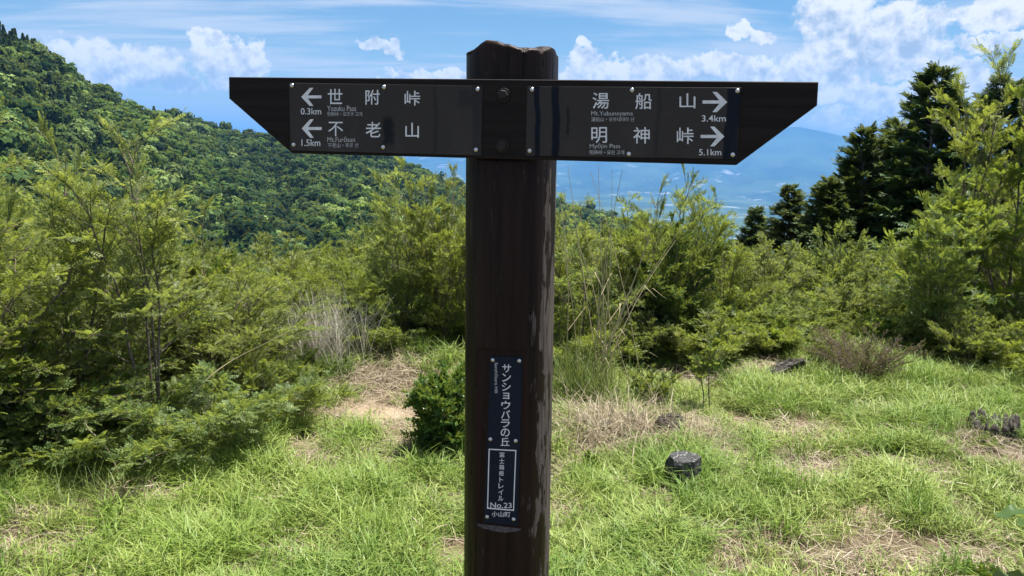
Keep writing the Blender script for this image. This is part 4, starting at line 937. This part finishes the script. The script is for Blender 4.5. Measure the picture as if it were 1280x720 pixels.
def sit(name, me, px, py, rot, label, cat, dz=0.0, tilt=(0, 0)):
    p = ground_pt(px, py); o = obj(name, me, None, Vector((p[0], p[1], float(gz(p[0], p[1])) + dz)), label=label, category=cat); o.rotation_euler = (tilt[0], tilt[1], rot); return o
sit('stone', lump_mesh('stone', 3, (0.095, 0.085, 0.10), M['stone'], 4, 0.62, 0.10), 854, 610, 0.35, 'dark blocky stone with pale lichen on top in the grass right of the post', 'stone', 0.09)
sit('stone', lump_mesh('stone', 8, (0.15, 0.10, 0.07), M['stone_grey'], 7, 0.6), 748, 540, 0.2, 'grey flat stone half covered by dead grass near the post', 'stone', 0.02)
sit('wood_chunk', lump_mesh('wood_chunk', 21, (0.13, 0.10, 0.10), M['old_wood'], 8, None, 0.4), 836, 545, 1.0, 'weathered grey-brown wood chunk on the dead grass mound', 'wood', 0.03)
sit('stone', lump_mesh('stone', 14, (0.075, 0.055, 0.035), M['stone'], 6, 0.6), 505, 568, 0.7, 'small dark stone beside the dense round shrub', 'stone', 0.01)
# stump: rotten rim with flaring roots
def stump_mesh(seed, r0, h0):
    g = np.random.default_rng(seed); k, rn = 96, 16; a = np.arange(k) * 2 * math.pi / k; V = []
    rim = h0 * (0.45 + 0.8 * fbm(np.cos(a) * 1.3 + 5, np.sin(a) * 1.3, 3, seed) + 1.1 * (fbm(np.cos(a) * 9 + 5, np.sin(a) * 9, 2, seed + 7) - 0.5))
    for i_ in range(rn):
        f = i_ / (rn - 1); fl = (1 - f) ** 2.5 * (0.35 + 0.65 * np.abs(np.sin(a * 2.5 + 0.6)) ** 3)
        r_ = r0 * (0.82 + 0.75 * fl) * (1 + 0.16 * (fbm(np.cos(a) * 5, np.sin(a) * 5 + f, 3, seed + 3) - .5)); V.append(np.stack([r_ * np.cos(a), r_ * np.sin(a), rim * f - 0.03], -1))
    for s_, q in ((0.8, 0.93), (0.62, 0.55), (0.35, 0.40), (0.03, 0.38)):
        r_ = r0 * s_ * 0.85; V.append(np.stack([r_ * np.cos(a), r_ * np.sin(a), rim * q + 0.02 * (fbm(a * 3, a * 0 + s_, 3, seed) - .5)], -1))
    V = np.concatenate(V); R_ = len(V) // k; i_ = np.arange(R_ - 1)[:, None] * k; j = np.arange(k)[None]; j2 = (j + 1) % k
    return mesh_from('stump', V, np.stack([i_ + j, i_ + j2, i_ + k + j2, i_ + k + j], -1).reshape(-1, 4), [M['old_wood']])
sit('tree_stump', stump_mesh(5, 0.15, 0.13), 1240, 545, 0.4, 'dark rotten tree stump in the grass near the right edge', 'stump')
# broken log leaning out of the grass
sit('broken_log', lump_mesh('broken_log', 27, (0.21, 0.075, 0.07), M['old_wood'], 10, None, 0.55), 976, 474, 0.5, 'dark broken log beside the small bush at right', 'log', 0.045, (0, -0.35))

# long-bladed clumps, each one thing
def clump(seed, n_, L, spread, wd, mat, rad_, arch):
    g = np.random.default_rng(seed); acc = Acc()
    for i in range(n_):
        a = g.uniform(0, 6.283); d = np.array([math.cos(a), math.sin(a), 0]); l = L * g.uniform(.5, 1.1); sp = spread * g.uniform(.1, 1)
        s_ = np.linspace(0, 1, 6); ro = g.normal(0, rad_, 3) * [1, 1, 0]
        P = ro + d * (l * sp * s_ ** 1.3)[:, None] + np.array([0, 0, 1]) * (l * (s_ - arch * sp * s_ ** 2.4))[:, None]
        sd = np.array([-d[1], d[0], 0]) * wd * g.uniform(.6, 1.2); w_ = (1 - 0.9 * s_)[:, None] * .5
        V = np.stack([P - sd * w_, P + sd * w_], 1).reshape(-1, 3); q = np.arange(5)[:, None] * 2; Q = np.concatenate([q, q + 1, q + 3, q + 2], 1); acc.add(V, Q, np.repeat(s_, 2))
    return acc.mesh('blades', mat)
def put_clump(name, me, px, py, label, cat, s=(1, 1, 1), rot=0, Y=None):
    if Y: d = ray(px, py); p = np.array([d[0] / d[1] * Y, Y, 0])
    else: p = ground_pt(px, py)
    o = obj(name, me, None, Vector((p[0], p[1], float(gz(p[0], p[1])) - 0.01)), label=label, category=cat); o.scale = s; o.rotation_euler = (0, 0, rot); return o
put_clump('dry_grass_clump', clump(1, 700, 0.55, 0.9, 0.004, M['straw_grey'], 0.16, 0.5), 405, 446, 'pale dry grass clump left of the tall feathery shrub', 'grass clump', (1, 1, 1.05))
put_clump('dead_grass_mound', clump(2, 800, 0.44, 1.3, 0.0055, M['straw'], 0.17, 0.75), 775, 545, 'mound of arching dead grass right of the post', 'grass clump', (1.1, .8, .8))
put_clump('dead_grass_mound', clump(3, 340, 0.34, 1.3, 0.0042, M['straw'], 0.10, 0.8), 870, 550, 'smaller dead grass mound beside the wood chunk', 'grass clump', (1, 1, .6))
put_clump('long_grass_clump', clump(4, 420, 0.42, 0.9, 0.0065, M['reed_green'], 0.14, 0.5), 720, 500, 'long green grass clump at the foot of the reeds by the post', 'grass clump', (1, .8, 1.2))
put_clump('long_grass_clump', clump(5, 260, 0.30, 1.0, 0.006, M['sedge'], 0.12, 0.5), 1150, 490, 'long green grass clump right of the brown leafless bush', 'grass clump')
put_clump('stump_grass', clump(6, 120, 0.20, 1.2, 0.004, M['straw'], 0.10, 0.7), 1215, 560, 'dry grass hanging over the front of the rotten stump', 'grass clump', (1, 1, .8))
put_clump('long_grass_clump', clump(7, 260, 0.26, 1.0, 0.006, M['sedge'], 0.07, 0.6), 470, 690, 'long bright grass tuft at the bottom left of the post', 'grass clump')
put_clump('long_grass_clump', clump(8, 220, 0.26, 1.1, 0.006, M['sedge'], 0.06, 0.6), 1150, 650, 'long bright grass tuft low at right', 'grass clump')
put_clump('long_grass_clump', clump(9, 200, 0.26, 1.0, 0.005, M['reed_green'], 0.12, 0.6), 105, 640, 'dark green grass tuft at lower left below the sapling', 'grass clump')
put_clump('long_grass_clump', clump(10, 220, 0.22, 1.1, 0.006, M['sedge'], 0.07, 0.6), 440, 655, 'bright grass tuft left of the small dense round shrub', 'grass clump')

# reeds beside the post: every stalk a part
p = ground_pt(735, 492); reed = obj('reed_clump', None, None, Vector((p[0], p[1], float(gz(p[0], p[1])))), label='tall dry reed stalks rising right of the post', category='reeds')
g = np.random.default_rng(9)
ENDS = [(871, 256), (828, 242), (710, 208), (738, 214), (748, 206), (765, 212), (778, 212), (700, 300), (716, 290), (745, 300), (790, 330), (760, 318), (812, 300), (733, 345), (722, 260), (700, 250), (845, 300), (753, 270)]
for k, (ex, ey) in enumerate(ENDS):
    b0 = np.array([g.normal(0.05, 0.13), g.normal(0, 0.08), 0.0]); e1 = at(ex, ey, p[1] + g.uniform(-0.25, 0.25)) - np.array(reed.location); s_ = np.linspace(0, 1, 8)
    P = b0 + (e1 - b0) * s_[:, None] + np.array([g.normal(0, .05), g.normal(0, .05), 0.10]) * (np.sin(s_ * math.pi) * 0.5)[:, None]
    ac = Acc(); tube(ac, P, 0.0036 * (1.1 - 0.75 * s_), 4, 0.8)
    for r in range(1):
        u_ = g.integers(1, 4); a = g.uniform(0, 6.28); d = np.array([math.cos(a), math.sin(a), 0.8]); l = g.uniform(.12, .3); sd = np.array([-d[1], d[0], 0]) * 0.0022
        q0, q1, q2 = P[u_], P[u_] + d * l * .6, P[u_] + d * l + [0, 0, -l * .5]; ac.add([q0 - sd, q0 + sd, q1 + sd, q1 - sd, q1 - sd, q1 + sd, q2 + sd * .1, q2 - sd * .1], [[0, 1, 2, 3], [4, 5, 6, 7]], .8)
    obj('stalk', ac.mesh('stalk', M['reed']), reed)

# bent pale stems at lower left
def stem(label, pts, Y, r=0.004, name='fallen_stem'):
    P = np.array([at(x, y, Y + dy) for x, y, dy in pts]); P0_ = P[-1].copy()
    s_ = np.linspace(0, 1, len(P)); ss_ = np.linspace(0, 1, 24); P = np.stack([np.interp(ss_, s_, P[:, k]) for k in range(3)], -1)
    for _ in range(3): P[1:-1] = (P[:-2] + 2 * P[1:-1] + P[2:]) / 4
    ac = Acc(); tube(ac, P - P0_, np.linspace(r * .6, r, 24), 5, 0.9); obj(name, ac.mesh(name, M['reed']), None, Vector(P0_), label=label, category='stem')
stem('hooked pale dry stem in front of the left shrubs', [(118, 508, -.05), (104, 520, 0), (108, 535, 0), (128, 552, 0), (140, 570, 0), (147, 590, 0), (158, 612, 0)], 3.35)
stem('long thin pale stem arching over the low shrub at left', [(370, 410, .1), (330, 430, .1), (290, 450, .1), (262, 470, .0), (240, 495, 0), (225, 520, 0)], 3.7, 0.003)
stem('thin pale stem lying across the foot of the low shrub', [(100, 603, 0), (160, 601, 0), (200, 600, 0), (250, 597, 0)], 3.45, 0.004)
stem('straight pale fallen stick beside the small dark stone', [(430, 600, 0), (470, 588, 0), (525, 572, 0)], 3.72, 0.004)

# broad-leaved plant at the lower right edge
def big_leaf(L, W):
    V = []; u_ = np.linspace(0, 1, 9)
    for a in u_:
        w_ = W * math.sin(math.pi * a ** 0.75) ** 0.8 if 0 < a < 1 else 0.001
        for b in (-1, -.5, 0, .5, 1): V.append((w_ * b, L * a, abs(b) * 0.25 * w_ - 0.35 * L * a * a + 0.01 * math.sin(a * 14) * abs(b)))
    i_ = np.arange(8)[:, None] * 5; j = np.arange(4)[None]; return np.array(V), np.stack([i_ + j, i_ + j + 1, i_ + 6 + j, i_ + 5 + j], -1).reshape(-1, 4)
d = ray(1292, 700); bp_ = np.array([d[0] / d[1] * 1.95, 1.95, 0]); bp_[2] = float(gz(bp_[0], bp_[1]))
pl_o = obj('broadleaf_plant', None, None, Vector(bp_), label='dark broad-leaved plant at the bottom right corner of the photo', category='plant')
ac = Acc(); tube(ac, [(0, 0, 0), (0.01, 0, 0.3), (0, 0.01, 0.62)], [0.006, 0.005, 0.003], 6); obj('stem', ac.mesh('stem', M['leaf_dark']), pl_o)
for a, h, l in ((2.9, 0.60, .11), (1.2, .55, .12), (4.4, .50, .13), (3.4, .42, .14), (0.2, .45, .13), (2.5, .30, .15), (5.2, .35, .13)):
    V_, Q_ = big_leaf(l, l * 0.30); ac = Acc(); R_ = frames(np.array([[math.cos(a), math.sin(a), 0.25]]), np.array([[0, 0, 1.0]]))[0]; ac.add(V_ @ R_.T + [0, 0, h], Q_, 0.1); obj('leaf', ac.mesh('leaf', M['leaf_dark'], True), pl_o)
